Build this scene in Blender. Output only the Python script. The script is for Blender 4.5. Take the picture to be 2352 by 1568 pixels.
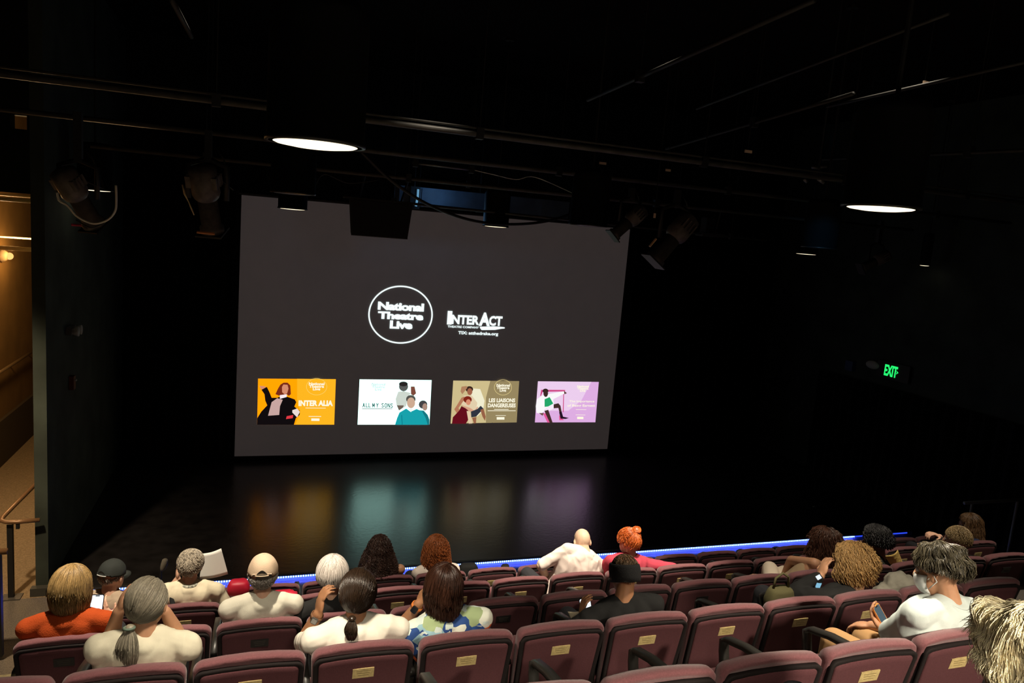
import bpy, bmesh, math, random
import numpy as np
from mathutils import Vector, Matrix, noise
random.seed(7)
V = Vector
PI = math.pi
sc = bpy.context.scene
COL = sc.collection
for o in list(bpy.data.objects):
    bpy.data.objects.remove(o)

# ------------------------------------------------------------------ camera
RM = Matrix(((0.9448485976287018, -0.02959257352752086, -0.3261677592146315),
             (-0.31729744624233, 0.1640200076987111, -0.9340341362512455),
             (0.08113851223168464, 0.986013040819711, 0.14558442624915532)))   # columns = camera axes in the room
FPX = 1697.38
cd = bpy.data.cameras.new('camera')
cam = bpy.data.objects.new('camera', cd)
COL.objects.link(cam)
cam.matrix_world = RM.to_4x4()
cd.sensor_width = 36.0
cd.lens = FPX / 2352 * 36
cd.clip_start = 0.05
cd.clip_end = 100
sc.camera = cam
# ------------------------------------------------------------------ world, exposure
w = bpy.data.worlds.new('dark_hall_air')
sc.world = w
w.use_nodes = True
w.node_tree.nodes['Background'].inputs[0].default_value = (0.8, 0.9, 1.0, 1)
w.node_tree.nodes['Background'].inputs[1].default_value = 0.004
sc.view_settings.view_transform = 'Standard'
sc.view_settings.look = 'None'
sc.view_settings.exposure = 0.0
sc.view_settings.gamma = 1.0
sc.view_settings.use_curve_mapping = False


# ------------------------------------------------------------------ lights of the room
def spot(name, loc, target, watts, angle, blend=0.6, size=0.12, col=(1.0, 0.87, 0.68)):
    l = bpy.data.lights.new(name, 'SPOT')
    l.energy = watts; l.spot_size = math.radians(angle); l.spot_blend = blend
    l.shadow_soft_size = size; l.color = col
    o = bpy.data.objects.new(name, l); COL.objects.link(o)
    o.location = loc
    o.rotation_euler = (V(target) - V(loc)).to_track_quat('-Z', 'Y').to_euler()
    return o


def point(name, loc, watts, size=0.1, col=(1, 0.8, 0.6)):
    l = bpy.data.lights.new(name, 'POINT')
    l.energy = watts; l.shadow_soft_size = size; l.color = col
    o = bpy.data.objects.new(name, l); COL.objects.link(o); o.location = loc
    return o


LK = 1.0
spot('house_light', (0.19, 3.0, 0.235), (0.19, 3.0, -3), 420 * LK, 84, 1.0, 0.14)
spot('house_light', (2.95, 3.0, 0.235), (2.95, 3.0, -3), 420 * LK, 84, 1.0, 0.14)
spot('house_light', (0.19, -0.6, 0.5), (0.19, -0.35, -3), 520 * LK, 118, 0.3, 0.14)
spot('house_light', (2.95, -0.6, 0.5), (2.9, -0.35, -3), 1100 * LK, 118, 0.3, 0.14)
spot('key_spot', (-0.6, 4.6, 2.5), (-0.25, 5.15, -2.9), 2050 * LK, 40, 0.8, 0.08)
spot('key_spot', (3.0, 4.6, 2.5), (2.95, 5.75, -2.9), 3000 * LK, 30, 0.75, 0.08)
spot('key_spot', (1.2, 4.9, 2.5), (1.3, 6.3, -3.0), 900 * LK, 34, 0.8, 0.08)
spot('key_spot', (4.3, 4.2, 2.5), (4.6, 5.1, -2.6), 800 * LK, 40, 0.8, 0.08)
spot('right_fill_spot', (6.3, 3.4, 2.5), (6.9, 4.9, -2.5), 750, 34, 0.8, 0.08)  # unseen spot added to brighten the people at the far right
# warm light in the side passage (wall sconce in view, plus lights without fixtures)
point('passage_sconce_light', (-3.35, 13.25, -0.95), 14, 0.08, (1, 0.58, 0.2))
point('passage_light', (-3.0, 11.0, -0.7), 170, 0.15, (1, 0.62, 0.28))
spot('aisle_light', (-2.9, 6.2, 0.6), (-2.7, 8.6, -4.2), 800, 60, 0.8, 0.1, (1, 0.72, 0.42))


def ray(px, py):
    return RM @ V((px - 1176, -(py - 784), -FPX))


def at(px, py, Y):
    r = ray(px, py)
    return r * (Y / r.y)


# ------------------------------------------------------------------ materials
MATS = {}


def mat(name, col, rough=0.7, spec=0.5, metal=0.0, nz=0.0, nscale=40, bump=0.0, bscale=300, sheen=0.0, emis=None, es=0.0):
    if name in MATS: return MATS[name]
    m = bpy.data.materials.new(name); m.use_nodes = True
    nt = m.node_tree; b = nt.nodes['Principled BSDF']
    b.inputs['Base Color'].default_value = (*col, 1)
    b.inputs['Roughness'].default_value = rough
    b.inputs['Specular IOR Level'].default_value = spec
    b.inputs['Metallic'].default_value = metal
    if sheen: b.inputs['Sheen Weight'].default_value = sheen
    if emis:
        b.inputs['Emission Color'].default_value = (*emis, 1)
        b.inputs['Emission Strength'].default_value = es
    tc = nt.nodes.new('ShaderNodeTexCoord')
    if nz:
        n = nt.nodes.new('ShaderNodeTexNoise'); n.inputs['Scale'].default_value = nscale; n.inputs['Detail'].default_value = 4
        nt.links.new(tc.outputs['Object'], n.inputs['Vector'])
        r = nt.nodes.new('ShaderNodeMapRange')
        r.inputs[1].default_value = 0.3; r.inputs[2].default_value = 0.7
        r.inputs[3].default_value = 1 - nz; r.inputs[4].default_value = 1 + nz
        nt.links.new(n.outputs['Fac'], r.inputs[0])
        mx = nt.nodes.new('ShaderNodeMix'); mx.data_type = 'RGBA'; mx.blend_type = 'MULTIPLY'
        mx.inputs[0].default_value = 1; mx.inputs[6].default_value = (*col, 1)
        nt.links.new(r.outputs[0], mx.inputs[7]); nt.links.new(mx.outputs[2], b.inputs['Base Color'])
    if bump:
        n2 = nt.nodes.new('ShaderNodeTexNoise'); n2.inputs['Scale'].default_value = bscale; n2.inputs['Detail'].default_value = 3
        nt.links.new(tc.outputs['Object'], n2.inputs['Vector'])
        bp = nt.nodes.new('ShaderNodeBump'); bp.inputs['Strength'].default_value = bump; bp.inputs['Distance'].default_value = 0.01
        nt.links.new(n2.outputs['Fac'], bp.inputs['Height']); nt.links.new(bp.outputs['Normal'], b.inputs['Normal'])
    MATS[name] = m
    return m


def emit(name, col, s=1.0):
    if name in MATS: return MATS[name]
    m = bpy.data.materials.new(name); m.use_nodes = True
    nt = m.node_tree; nt.nodes.clear()
    e = nt.nodes.new('ShaderNodeEmission'); e.inputs[0].default_value = (*col, 1); e.inputs[1].default_value = s
    o = nt.nodes.new('ShaderNodeOutputMaterial'); nt.links.new(e.outputs[0], o.inputs[0])
    MATS[name] = m
    return m


BLACK = mat('matte_black_paint', (0.008, 0.011, 0.013), 0.85, 0.2, nz=0.3, nscale=3)
CEIL = mat('black_ceiling_paint', (0.006, 0.0045, 0.0045), 0.95, 0.1, nz=0.3, nscale=2)
METAL = mat('black_powder_coat', (0.012, 0.012, 0.013), 0.5, 0.5)
PIPE = mat('black_iron_pipe', (0.07, 0.066, 0.062), 0.45, 0.5, nz=0.3, nscale=9)
PIPED = mat('dimmed_black_pipe', (0.011, 0.0105, 0.01), 0.6, 0.4)  # darker copy of the pipe colour, shaded down against the nearby spots
FIXT = mat('worn_black_fixture', (0.14, 0.12, 0.11), 0.5, 0.5, nz=0.4, nscale=14)
CARPET = mat('grey_brown_carpet', (0.17, 0.15, 0.13), 0.95, 0.1, nz=0.35, nscale=120, bump=0.5, bscale=400)
PASSF = mat('passage_carpet', (0.27, 0.20, 0.125), 0.95, 0.1, nz=0.25, nscale=60, bump=0.5, bscale=300)
PASSW = mat('passage_wall_paint', (0.24, 0.135, 0.045), 0.8, 0.2, nz=0.12, nscale=3)
PLUM = mat('plum_seat_fabric', (0.148, 0.056, 0.062), 0.92, 0.15, nz=0.15, nscale=150, bump=0.25, bscale=500, sheen=0.25)
PLUMB = mat('plum_back_panel', (0.078, 0.029, 0.033), 0.9, 0.15, nz=0.12, nscale=180, bump=0.15, bscale=500)
ARM = mat('black_plastic_arm', (0.016, 0.015, 0.013), 0.4, 0.5)
PLAQ = mat('brass_plaque', (0.44, 0.34, 0.15), 0.5, 0.5, nz=0.18, nscale=60)
PLAQD = mat('blackened_plaque', (0.012, 0.01, 0.01), 0.5, 0.4)


# ------------------------------------------------------------------ mesh helpers
class MB:
    def __init__(s):
        s.v = []; s.f = []; s.mi = []

    def add(s, vs, fs, mi=0):
        b = len(s.v); s.v += [tuple(p) for p in vs]
        for f in fs:
            s.f.append(tuple(i + b for i in f)); s.mi.append(mi)

    def box(s, x0, x1, y0, y1, z0, z1, mi=0):
        vs = [(x, y, z) for x in (x0, x1) for y in (y0, y1) for z in (z0, z1)]
        s.add(vs, [(0, 1, 3, 2), (4, 6, 7, 5), (0, 4, 5, 1), (2, 3, 7, 6), (0, 2, 6, 4), (1, 5, 7, 3)], mi)

    def loft(s, rings, mi=0, cap=True):
        n = len(rings[0]); vs = [p for r in rings for p in r]; fs = []
        for k in range(len(rings) - 1):
            for i in range(n):
                j = (i + 1) % n
                fs.append((k * n + i, k * n + j, (k + 1) * n + j, (k + 1) * n + i))
        if cap:
            fs.append(tuple(range(n - 1, -1, -1))); fs.append(tuple((len(rings) - 1) * n + i for i in range(n)))
        s.add(vs, fs, mi)

    def tube(s, pts, rad, n=10, mi=0, squash=1.0):
        pts = [V(p) for p in pts]
        if not hasattr(rad, '__len__'): rad = [rad] * len(pts)
        rings = []; up = None
        for k, p in enumerate(pts):
            t = (pts[min(k + 1, len(pts) - 1)] - pts[max(k - 1, 0)])
            if t.length < 1e-9: t = V((0, 0, 1))
            t.normalize()
            if up is None:
                a = V((0, 0, 1)) if abs(t.z) < 0.9 else V((1, 0, 0))
                u = t.cross(a).normalized()
            else:
                u = (up - t * up.dot(t)).normalized()
            up = u; v = t.cross(u)
            rings.append([p + (u * math.cos(2 * PI * i / n) + v * math.sin(2 * PI * i / n) * squash) * rad[k] for i in range(n)])
        s.loft(rings, mi)

    def lathe(s, c, prof, n=24, mi=0, M=None):
        c = V(c); M = M or Matrix.Identity(3); rings = []
        for r, z in prof:
            rings.append([c + M @ V((r * math.cos(2 * PI * i / n), r * math.sin(2 * PI * i / n), z)) for i in range(n)])
        s.loft(rings, mi)

    def ell(s, c, r, M=None, n=16, m=10, mi=0):
        c = V(c); M = M or Matrix.Identity(3)
        if not hasattr(r, '__len__'): r = (r, r, r)
        rings = []
        for k in range(m + 1):
            th = PI * (0.02 + 0.96 * k / m)
            rings.append([c + M @ V((r[0] * math.sin(th) * math.cos(2 * PI * i / n), r[1] * math.sin(th) * math.sin(2 * PI * i / n), -r[2] * math.cos(th))) for i in range(n)])
        s.loft(rings, mi)

    def build(s, name, mats, parent=None, smooth=False, remesh=0, sm=0, wr=0.0, ws=9.0):
        me = bpy.data.meshes.new(name); me.from_pydata(s.v, [], s.f); me.update()
        if not isinstance(mats, (list, tuple)): mats = [mats]
        for m in mats: me.materials.append(m)
        if len(mats) > 1: me.polygons.foreach_set('material_index', s.mi)
        bm = bmesh.new(); bm.from_mesh(me); bmesh.ops.recalc_face_normals(bm, faces=bm.faces); bm.to_mesh(me); bm.free()
        o = bpy.data.objects.new(name, me); COL.objects.link(o)
        if remesh:
            r = o.modifiers.new('r', 'REMESH'); r.mode = 'VOXEL'; r.voxel_size = remesh; r.use_smooth_shade = True
            if sm:
                q = o.modifiers.new('s', 'SMOOTH'); q.iterations = sm; q.factor = 0.5
            dg = bpy.context.evaluated_depsgraph_get()
            me2 = bpy.data.meshes.new_from_object(o.evaluated_get(dg)); o.modifiers.clear(); o.data = me2
            bpy.data.meshes.remove(me); me = me2; me.name = name
            if not me.materials: me.materials.append(mats[0])
            if wr:
                N = len(me.vertices); co = np.empty(N * 3); no = np.empty(N * 3)
                me.vertices.foreach_get('co', co); me.vertex_normals.foreach_get('vector', no)
                co = co.reshape(-1, 3); no = no.reshape(-1, 3)
                for i in range(N):
                    p = V(co[i]); q = V((p.x * ws + 3, p.y * ws, p.z * ws * 0.6))
                    h = noise.noise(q + 0.9 * noise.noise_vector(q * 0.6)); h2 = 1 - abs(h) * 2.2
                    co[i] += no[i] * wr * (h2 + 0.5 * noise.noise(q * 2.3))
                me.vertices.foreach_set('co', co.ravel()); me.update()
            smooth = True
        if smooth: me.polygons.foreach_set('use_smooth', [True] * len(me.polygons))
        if parent: o.parent = parent; 
        return o


def tag(o, label, cat, group=None, kind=None):
    if label: o['label'] = label
    if cat: o['category'] = cat
    if group: o['group'] = group
    if kind: o['kind'] = kind
    return o


def root(name, loc, label, cat, group=None):
    o = bpy.data.objects.new(name, None); COL.objects.link(o); o.location = loc
    o.empty_display_size = 0.05
    return tag(o, label, cat, group)


def under(o, r):            # parent a mesh modelled in room coordinates to an Empty that has only a location
    o.parent = r
    bpy.context.view_layer.update()
    o.matrix_parent_inverse = Matrix.Translation(-r.location)
    return o


def lbox(name, m, parent, *a, bev=0.0):
    b = MB(); b.box(*a); o = b.build(name, m, parent)
    if bev:
        k = o.modifiers.new('b', 'BEVEL'); k.width = bev; k.segments = 3
        o.data.polygons.foreach_set('use_smooth', [True] * len(o.data.polygons))
    return o


def struct(name, m, *boxes):
    b = MB()
    for a in boxes: b.box(*a)
    o = b.build(name, m); o['kind'] = 'structure'
    return o


# ------------------------------------------------------------------ the room
RY = {0: 7.56, 1: 6.5, 2: 5.44, 3: 4.38, 4: 3.32, 5: 2.26, 6: 1.20, 7: 0.14}
SH = 0.93                                                     # seat back height over its tier
ZT = {1: -3.31, 2: -2.878, 3: -2.462, 4: -2.048, 5: -1.65, 6: -1.24, 7: -0.83}
FL = {k: ZT[k] - SH for k in ZT}
LF = FL[1] - 0.02
SZ = -4.165
XL, XR = -3.75, 10.5
YB = 13.3

stage = mat('black_stage_floor', (0.017, 0.0165, 0.019), 0.27, 0.5, nz=0.35, nscale=5, bump=0.12, bscale=22)
struct('floor_stage', stage, (-2.05, XR, 8.5, YB, LF - 0.1, SZ))
struct('floor', CARPET, (XL, XR, 6.38, 8.5, LF - 0.1, FL[1]))
struct('floor_passage', PASSF, (XL, -2.05, 8.5, 17.0, LF - 0.1, FL[1]))
for k in range(2, 8):
    struct('floor_tier_%d' % k, CARPET, (-1.42, XR, RY[k] - 0.12 if k < 7 else -2.2, RY[k - 1] - 0.12, FL[k] - 0.42, FL[k]))
    # two steps of the side aisle per tier
stepm = mat('pale_step_nosing', (0.42, 0.36, 0.2), 0.7, 0.3, nz=0.2, nscale=30)
for k in range(2, 8):
    y1 = RY[k - 1] - 0.12
    struct('floor_step_%d' % k, stepm, (XL, -1.42, y1 - 1.06, y1 - 0.02, FL[k] - 0.42, FL[k]), (XL, -1.42, y1 - 0.02, y1 + 0.30, FL[k] - 0.42, FL[k] - 0.215))
struct('wall_back', BLACK, (-2.16, XR, YB, YB + 0.2, LF - 0.1, 2.6))
struct('wall_passage_end', PASSW, (XL - 0.2, -2.16, 16.8, 17.0, LF - 0.1, 2.6))
struct('wall_left', PASSW, (XL - 0.2, XL, 8.0, 16.8, LF - 0.1, 2.6))
struct('wall_left_rear', BLACK, (XL - 0.2, XL, -2.4, 8.0, LF - 0.1, 2.6))
sidem = mat('dark_green_black_wall', (0.045, 0.058, 0.052), 0.8, 0.25, nz=0.35, nscale=2)
struct('wall_stage_left', sidem, (-2.165, -2.045, 8.6, YB, LF, 2.6))
struct('wall_right', sidem, (XR, XR + 0.2, -2.4, YB, LF - 0.1, 2.6))
struct('wall_rear', BLACK, (XL - 0.2, XR, -2.4, -2.2, LF - 0.1, 2.6))
struct('ceiling', CEIL, (XL - 0.2, XR, -2.4, 17.0, 2.6, 2.8))
struct('baseboard_stage_left', mat('dark_base_plinth', (0.05, 0.05, 0.045), 0.7), (-2.2, -2.0, 8.52, 8.6, FL[1], FL[1] + 0.09))
# dark curtain hung along the right wall under a straight top edge
b = MB(); n = 260; rings = []
cy0, cy1 = 1.0, 11.5
pts = []
for i in range(n + 1):
    y = cy0 + (cy1 - cy0) * i / n
    pts.append((XR - 0.10 - 0.035 * math.sin(i * 1.15) - 0.012 * math.sin(i * 0.37), y))
vs = []; fs = []
for (x, y) in pts: vs += [(x, y, FL[1] + 0.02), (x, y, -2.15), (x + 0.01, y, -2.15), (x + 0.01, y, FL[1] + 0.02)]
for i in range(n):
    for j in range(4):
        a = i * 4 + j; c = i * 4 + (j + 1) % 4
        fs.append((a, c, c + 4, a + 4))
b.add(vs, fs)
tag(b.build('wall_curtain', mat('black_velour', (0.004, 0.004, 0.004), 0.95, 0.05, sheen=0.1), smooth=True), 'black pleated curtain hanging along the right side wall below the exit sign', 'curtain')
# black curtain on the back wall left of the screen
for (x0, x1, lab) in ((-1.98, -0.42, 'black pleated stage curtain hanging left of the projection screen'), (6.75, 10.2, 'black pleated stage curtain hanging right of the projection screen')):
    b = MB(); n = int((x1 - x0) / 0.04); vs = []; fs = []
    for i in range(n + 1):
        x = x0 + (x1 - x0) * i / n; y = 13.05 + 0.05 * math.sin(i * 1.05) + 0.02 * math.sin(i * 0.31)
        vs += [(x, y, SZ + 0.02), (x, y, 1.2), (x, y + 0.01, 1.2), (x, y + 0.01, SZ + 0.02)]
    for i in range(n):
        for j in range(4):
            a = i * 4 + j; c = i * 4 + (j + 1) % 4
            fs.append((a, c, c + 4, a + 4))
    b.add(vs, fs); tag(b.build('stage_curtain', MATS['black_velour'], smooth=True), lab, 'curtain')

# bulkhead over the passage mouth, with the small square gap where its lit wall shows
p0 = at(23, 262, 8.6); p1 = at(62, 298, 8.6)
struct('wall_bulkhead', BLACK, (XL, -2.165, 8.6, 8.75, at(75, 446, 8.6).z, p1.z), (XL, -2.165, 8.6, 8.75, p0.z, 2.6),
       (XL, p0.x, 8.6, 8.75, p1.z, p0.z), (p1.x, -2.165, 8.6, 8.75, p1.z, p0.z))
# passage details
struct('trim_1', mat('dark_brown_wall_band', (0.06, 0.04, 0.02), 0.8), (XL, XL + 0.05, 8.8, 16.8, FL[1], FL[1] + 0.72))  # dark brown band along the foot of the passage wall
struct('trim_2', mat('dark_door_frame', (0.07, 0.05, 0.03), 0.7), (-2.62, -2.5, 16.7, 16.8, FL[1], -1.3))
beamm = mat('painted_steel_beam', (0.75, 0.55, 0.27), 0.6)
for (pa, pb, yy, hh, lab) in (((0, 547), (76, 545), 11.4, 0.02, 'thin upper conduit crossing the lit side passage'),
                      ((0, 570), (76, 572), 10.6, 0.045, 'thick yellow lit beam crossing the side passage above the wall sconce'),
                      ((-4, 456), (76, 463), 9.6, 0.035, 'yellow lit pipe crossing high in the side passage just under the bulkhead'),
                      ((-4, 448), (76, 451), 10.2, 0.02, 'topmost thin pipe crossing the side passage under the bulkhead')):
    a = at(*pa, yy); c = at(*pb, yy); m_ = (a.z + c.z) / 2
    b = MB(); b.tube([(XL + 0.02, yy, m_), (-2.17, yy, m_)], hh * 0.6, 8)
    tag(b.build('ceiling_pipe', beamm, smooth=True), lab, 'pipe')
q = at(18, 589, 13.2)
r = root('wall_sconce', (XL, 13.3, q.z), 'small round wall sconce glowing on the orange passage wall', 'wall lamp')
b = MB(); b.lathe((0, 0, 0), [(0.09, 0), (0.1, 0.03), (0.05, 0.1)], M=Matrix.Rotation(PI / 2, 3, 'Y')); b.build('housing', mat('sconce_white', (0.8, 0.6, 0.35), 0.5), r, True)
b = MB(); b.ell((0.11, 0, 0), 0.055); b.build('bulb', emit('sconce_glow', (1, 0.5, 0.15), 1.5), r, True)
r = root('wall_handrail', (XL + 0.1, 13, 0), 'thin sloping handrail fixed along the passage wall', 'handrail')
a = at(0, 852, 12.9); c = at(77, 800, 14.4)
b = MB(); b.tube([(0, -0.9, a.z), (0, 1.9, a.z + 0.02)], 0.025); b.build('rail', mat('bronze_rail', (0.2, 0.13, 0.06), 0.4, 0.5, 0.3), r, True)
for yy in (-0.6, 0.6, 1.6):
    b = MB(); b.tube([(0, yy, a.z), (-0.09, yy, a.z - 0.05)], 0.012, 6); b.build('bracket', MATS['bronze_rail'], r, True)
r = root('handrail', (-2.4, 8.55, FL[1]), 'bronze tube handrail looping out of the wall at the stage corner', 'handrail')
WOODR = mat('bronze_brown_rail', (0.22, 0.12, 0.06), 0.35, 0.5, 0.2)
b = MB(); b.tube([(0.30, -0.03, 0.86), (0.1, -0.05, 0.855), (0.0, -0.05, 0.86), (-0.045, -0.03, 0.868), (-0.05, 0.03, 0.88), (0.0, 0.2, 0.93), (0.09, 0.75, 1.0)], 0.022, 10); b.build('rail', WOODR, r, True)
b = MB(); b.box(0.0, 0.05, -0.03, 0.02, 0, 0.82); b.build('post', METAL, r)
b = MB(); b.box(-0.06, 0.12, -0.08, 0.06, 0, 0.012); b.build('base_plate', PIPE, r)
b = MB(); b.box(0.09, 0.12, -0.06, -0.03, 0.78, 0.86); b.build('rail_support', METAL, r)
pq = at(4, 1496, 7.35)
r = root('guard_post', (pq.x - 0.05, 7.35, FL[1]), 'dark guard rail with wooden cap at the left edge, lit blue on one side', 'guard rail')
lbox('panel', METAL, r, -0.5, 0.06, -0.03, 0.03, 0.03, 1.02)
b = MB(); b.tube([(-0.55, 0, 1.04), (0.11, 0, 1.04)], 0.028, 10); b.build('cap_rail', WOODR, r, True)

# ------------------------------------------------------------------ stage edge and its light strip
nosing = lbox('stage_nosing', mat('stage_edge_black', (0.02, 0.02, 0.022), 0.5), None, -1.95, 9.95, 8.455, 8.52, SZ - 0.004, SZ + 0.008, bev=0.003)
nosing['kind'] = 'structure'; nosing.name = 'trim_3'
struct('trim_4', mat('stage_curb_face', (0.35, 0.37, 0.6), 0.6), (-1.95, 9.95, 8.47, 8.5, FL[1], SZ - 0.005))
lm = bpy.data.materials.new('blue_white_led_dots'); lm.use_nodes = True
nt = lm.node_tree; nt.nodes.clear()
tc = nt.nodes.new('ShaderNodeTexCoord'); sx = nt.nodes.new('ShaderNodeSeparateXYZ'); nt.links.new(tc.outputs['Object'], sx.inputs[0])
ml = nt.nodes.new('ShaderNodeMath'); ml.operation = 'MULTIPLY'; ml.inputs[1].default_value = 1 / 0.014; nt.links.new(sx.outputs[0], ml.inputs[0])
fr = nt.nodes.new('ShaderNodeMath'); fr.operation = 'PINGPONG'; fr.inputs[1].default_value = 1.0; nt.links.new(ml.outputs[0], fr.inputs[0])
gt = nt.nodes.new('ShaderNodeMath'); gt.operation = 'GREATER_THAN'; gt.inputs[1].default_value = 0.45; nt.links.new(fr.outputs[0], gt.inputs[0])
mx = nt.nodes.new('ShaderNodeMix'); mx.data_type = 'RGBA'; nt.links.new(gt.outputs[0], mx.inputs[0])
mx.inputs[6].default_value = (0.10, 0.25, 3.5, 1); mx.inputs[7].default_value = (1.6, 3.0, 6.0, 1)
e = nt.nodes.new('ShaderNodeEmission'); nt.links.new(mx.outputs[2], e.inputs[0]); e.inputs[1].default_value = 1.0
oo = nt.nodes.new('ShaderNodeOutputMaterial'); nt.links.new(e.outputs[0], oo.inputs[0])
r = root('led_strip', (-1.6, 8.44, SZ - 0.010), 'long blue white light strip running along the stage edge', 'light strip')
b = MB(); b.box(0, 10.35, -0.010, 0.0, -0.008, 0.008); b.build('led_tape', lm, r)
b = MB(); b.box(0, 11.4, 0.0005, 0.028, -0.010, 0.009); b.build('channel', METAL, r)
b = MB(); b.box(10.35, 11.4, -0.010, 0.0, -0.009, 0.009); b.build('dim_led_tape', emit('dim_blue_led', (0.03, 0.08, 1.0), 0.9), r)
for x0_ in np.arange(-1.0, 8.6, 1.5):
    l = bpy.data.lights.new('stage_edge_glow', 'AREA'); l.shape = 'RECTANGLE'; l.size = 1.5; l.size_y = 0.02; l.energy = 13.0; l.color = (0.05, 0.08, 1.0)
    o = bpy.data.objects.new('stage_edge_glow', l); COL.objects.link(o); o.location = (x0_, 8.43, SZ - 0.012)
    o.rotation_euler = (math.radians(35), 0, 0)

# ------------------------------------------------------------------ projection screen and what is projected on it
YS = 12.7
Sx0, Sx1, Sz0, Sz1 = -0.0235 * YS, 0.5204 * YS, -0.3203 * YS, 0.0186 * YS
scr = root('projection_screen', ((Sx0 + Sx1) / 2, YS + 0.02, Sz0), 'large grey projection screen with two white logos above four posters', 'screen')
sm_ = mat('screen_cloth', (0.5, 0.47, 0.46), 0.9, 0.1, nz=0.05, nscale=2, emis=(0.023, 0.0185, 0.018), es=1.0)


def scrobj(b, name, mats, parent=scr):
    o = b.build(name, mats); o.parent = parent
    rt = scr.location
    if parent is scr: o.matrix_parent_inverse = Matrix.Translation(-rt)
    return o


b = MB(); b.box(Sx0, Sx1, YS, YS + 0.02, Sz0, Sz1); scrobj(b, 'screen_cloth', sm_)
b = MB(); b.tube([(Sx0 - 0.05, YS + 0.03, Sz1 + 0.03), (Sx1 + 0.05, YS + 0.03, Sz1 + 0.03)], 0.03, 10); scrobj(b, 'top_batten', METAL)
b = MB(); b.tube([(Sx0, YS + 0.01, Sz0 - 0.015), (Sx1, YS + 0.01, Sz0 - 0.015)], 0.014, 8); scrobj(b, 'bottom_batten', METAL)
for xx in (0.6, 5.7):
    b = MB(); b.tube([(xx, YS + 0.03, Sz1 + 0.05), (xx, YS + 0.03, 2.6)], 0.006, 6); scrobj(b, 'hanging_wire', METAL)

EW = emit('projected_white', (0.85, 1.0, 1.0), 1.15)
PR = {}


def EC(c, s=1.0):
    k = 'projected_%02x%02x%02x' % c
    if k not in PR:
        lin = tuple(((x / 255) ** 2.2) for x in c)
        PR[k] = emit('projected_tone_%d' % len(PR), lin, s)
    return PR[k]


def art(name, items, parent, org, s, lay=0):
    """flat projected shapes; items = (colour or material, polygon in photo-crop units)"""
    b = MB(); ms = []
    for li, (c, poly) in enumerate(items):
        m_ = c if not isinstance(c, tuple) else EC(c)
        if m_ not in ms: ms.append(m_)
        pts = []
        for (x, y) in poly:
            pts.append(at(org[0] + x / s, org[1] + y / s, YS))
        yy = YS - 0.001 - 0.0008 * (lay + li)
        n = len(pts)
        vs = [(p.x, yy, p.z) for p in pts] + [(p.x, yy + 0.0004, p.z) for p in pts]
        fs = [tuple(range(n)), tuple(range(2 * n - 1, n - 1, -1))] + [(i, (i + 1) % n, n + (i + 1) % n, n + i) for i in range(n)]
        b.add(vs, fs, ms.index(m_))
    return scrobj(b, name, ms, parent)


def oval(cx, cy, rx, ry, n=18, a0=0, a1=360, rot=0):
    return [(cx + rx * math.cos(math.radians(a0 + (a1 - a0) * i / n)), cy + ry * math.sin(math.radians(a0 + (a1 - a0) * i / n))) for i in range(n)]


def textmesh(name, txt, x0, x1, ztop, zbot, m, y, off=0.0, shear=0.0, space=1.0, lines=None):
    """block letters fitted to the box x0..x1, zbot..ztop on the screen plane"""
    cu = bpy.data.curves.new(name, 'FONT'); cu.body = txt; cu.size = 1.0; cu.offset = off; cu.extrude = 0.0; cu.space_character = space
    cu.space_line = lines or 0.8; cu.align_x = 'CENTER' if '\n' in txt else 'LEFT'; cu.resolution_u = 3
    t = bpy.data.objects.new(name, cu); COL.objects.link(t)
    dg = bpy.context.evaluated_depsgraph_get()
    me = bpy.data.meshes.new_from_object(t.evaluated_get(dg)); bpy.data.objects.remove(t)
    N = len(me.vertices); co = np.empty(N * 3); me.vertices.foreach_get('co', co); co = co.reshape(-1, 3)
    a = co.min(0); c = co.max(0); new = np.zeros_like(co)
    new[:, 0] = x0 + (co[:, 0] - a[0]) / (c[0] - a[0]) * (x1 - x0)
    new[:, 2] = zbot + (co[:, 1] - a[1]) / (c[1] - a[1]) * (ztop - zbot)
    new[:, 1] = y
    me.vertices.foreach_set('co', new.ravel()); me.update()
    me.materials.clear(); me.materials.append(m)
    o = bpy.data.objects.new(name, me); COL.objects.link(o); o.parent = scr; o.matrix_parent_inverse = Matrix.Translation(-scr.location)
    return o


def tbox(name, txt, org, s, x0, y0, x1, y1, m, parent, off=0.0, lay=6, **k):
    a = at(org[0] + x0 / s, org[1] + y0 / s, YS); c = at(org[0] + x1 / s, org[1] + y1 / s, YS)
    o = textmesh(name, txt, a.x, c.x, a.z, c.z, m, YS - 0.002 - 0.0008 * lay, off, **k)
    if parent is not scr:
        o.parent = parent; o.matrix_parent_inverse = Matrix.Identity(4)
    return o


def ring(name, org, s, cx, cy, rx, ry, wd, m, parent, lay=5):
    b = MB(); n = 72; o_ = []
    for i in range(n):
        a = 2 * PI * i / n; o_.append(at(org[0] + (cx + rx * math.cos(a)) / s, org[1] + (cy + ry * math.sin(a)) / s, YS))
    for i in range(n):
        a = 2 * PI * i / n; o_.append(at(org[0] + (cx + (rx - wd) * math.cos(a)) / s, org[1] + (cy + (ry - wd) * math.sin(a)) / s, YS))
    y = YS - 0.002 - 0.0008 * lay
    b.add([(p.x, y, p.z) for p in o_], [(i, (i + 1) % n, n + (i + 1) % n, n + i) for i in range(n)])
    return scrobj(b, name, m, parent)


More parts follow.
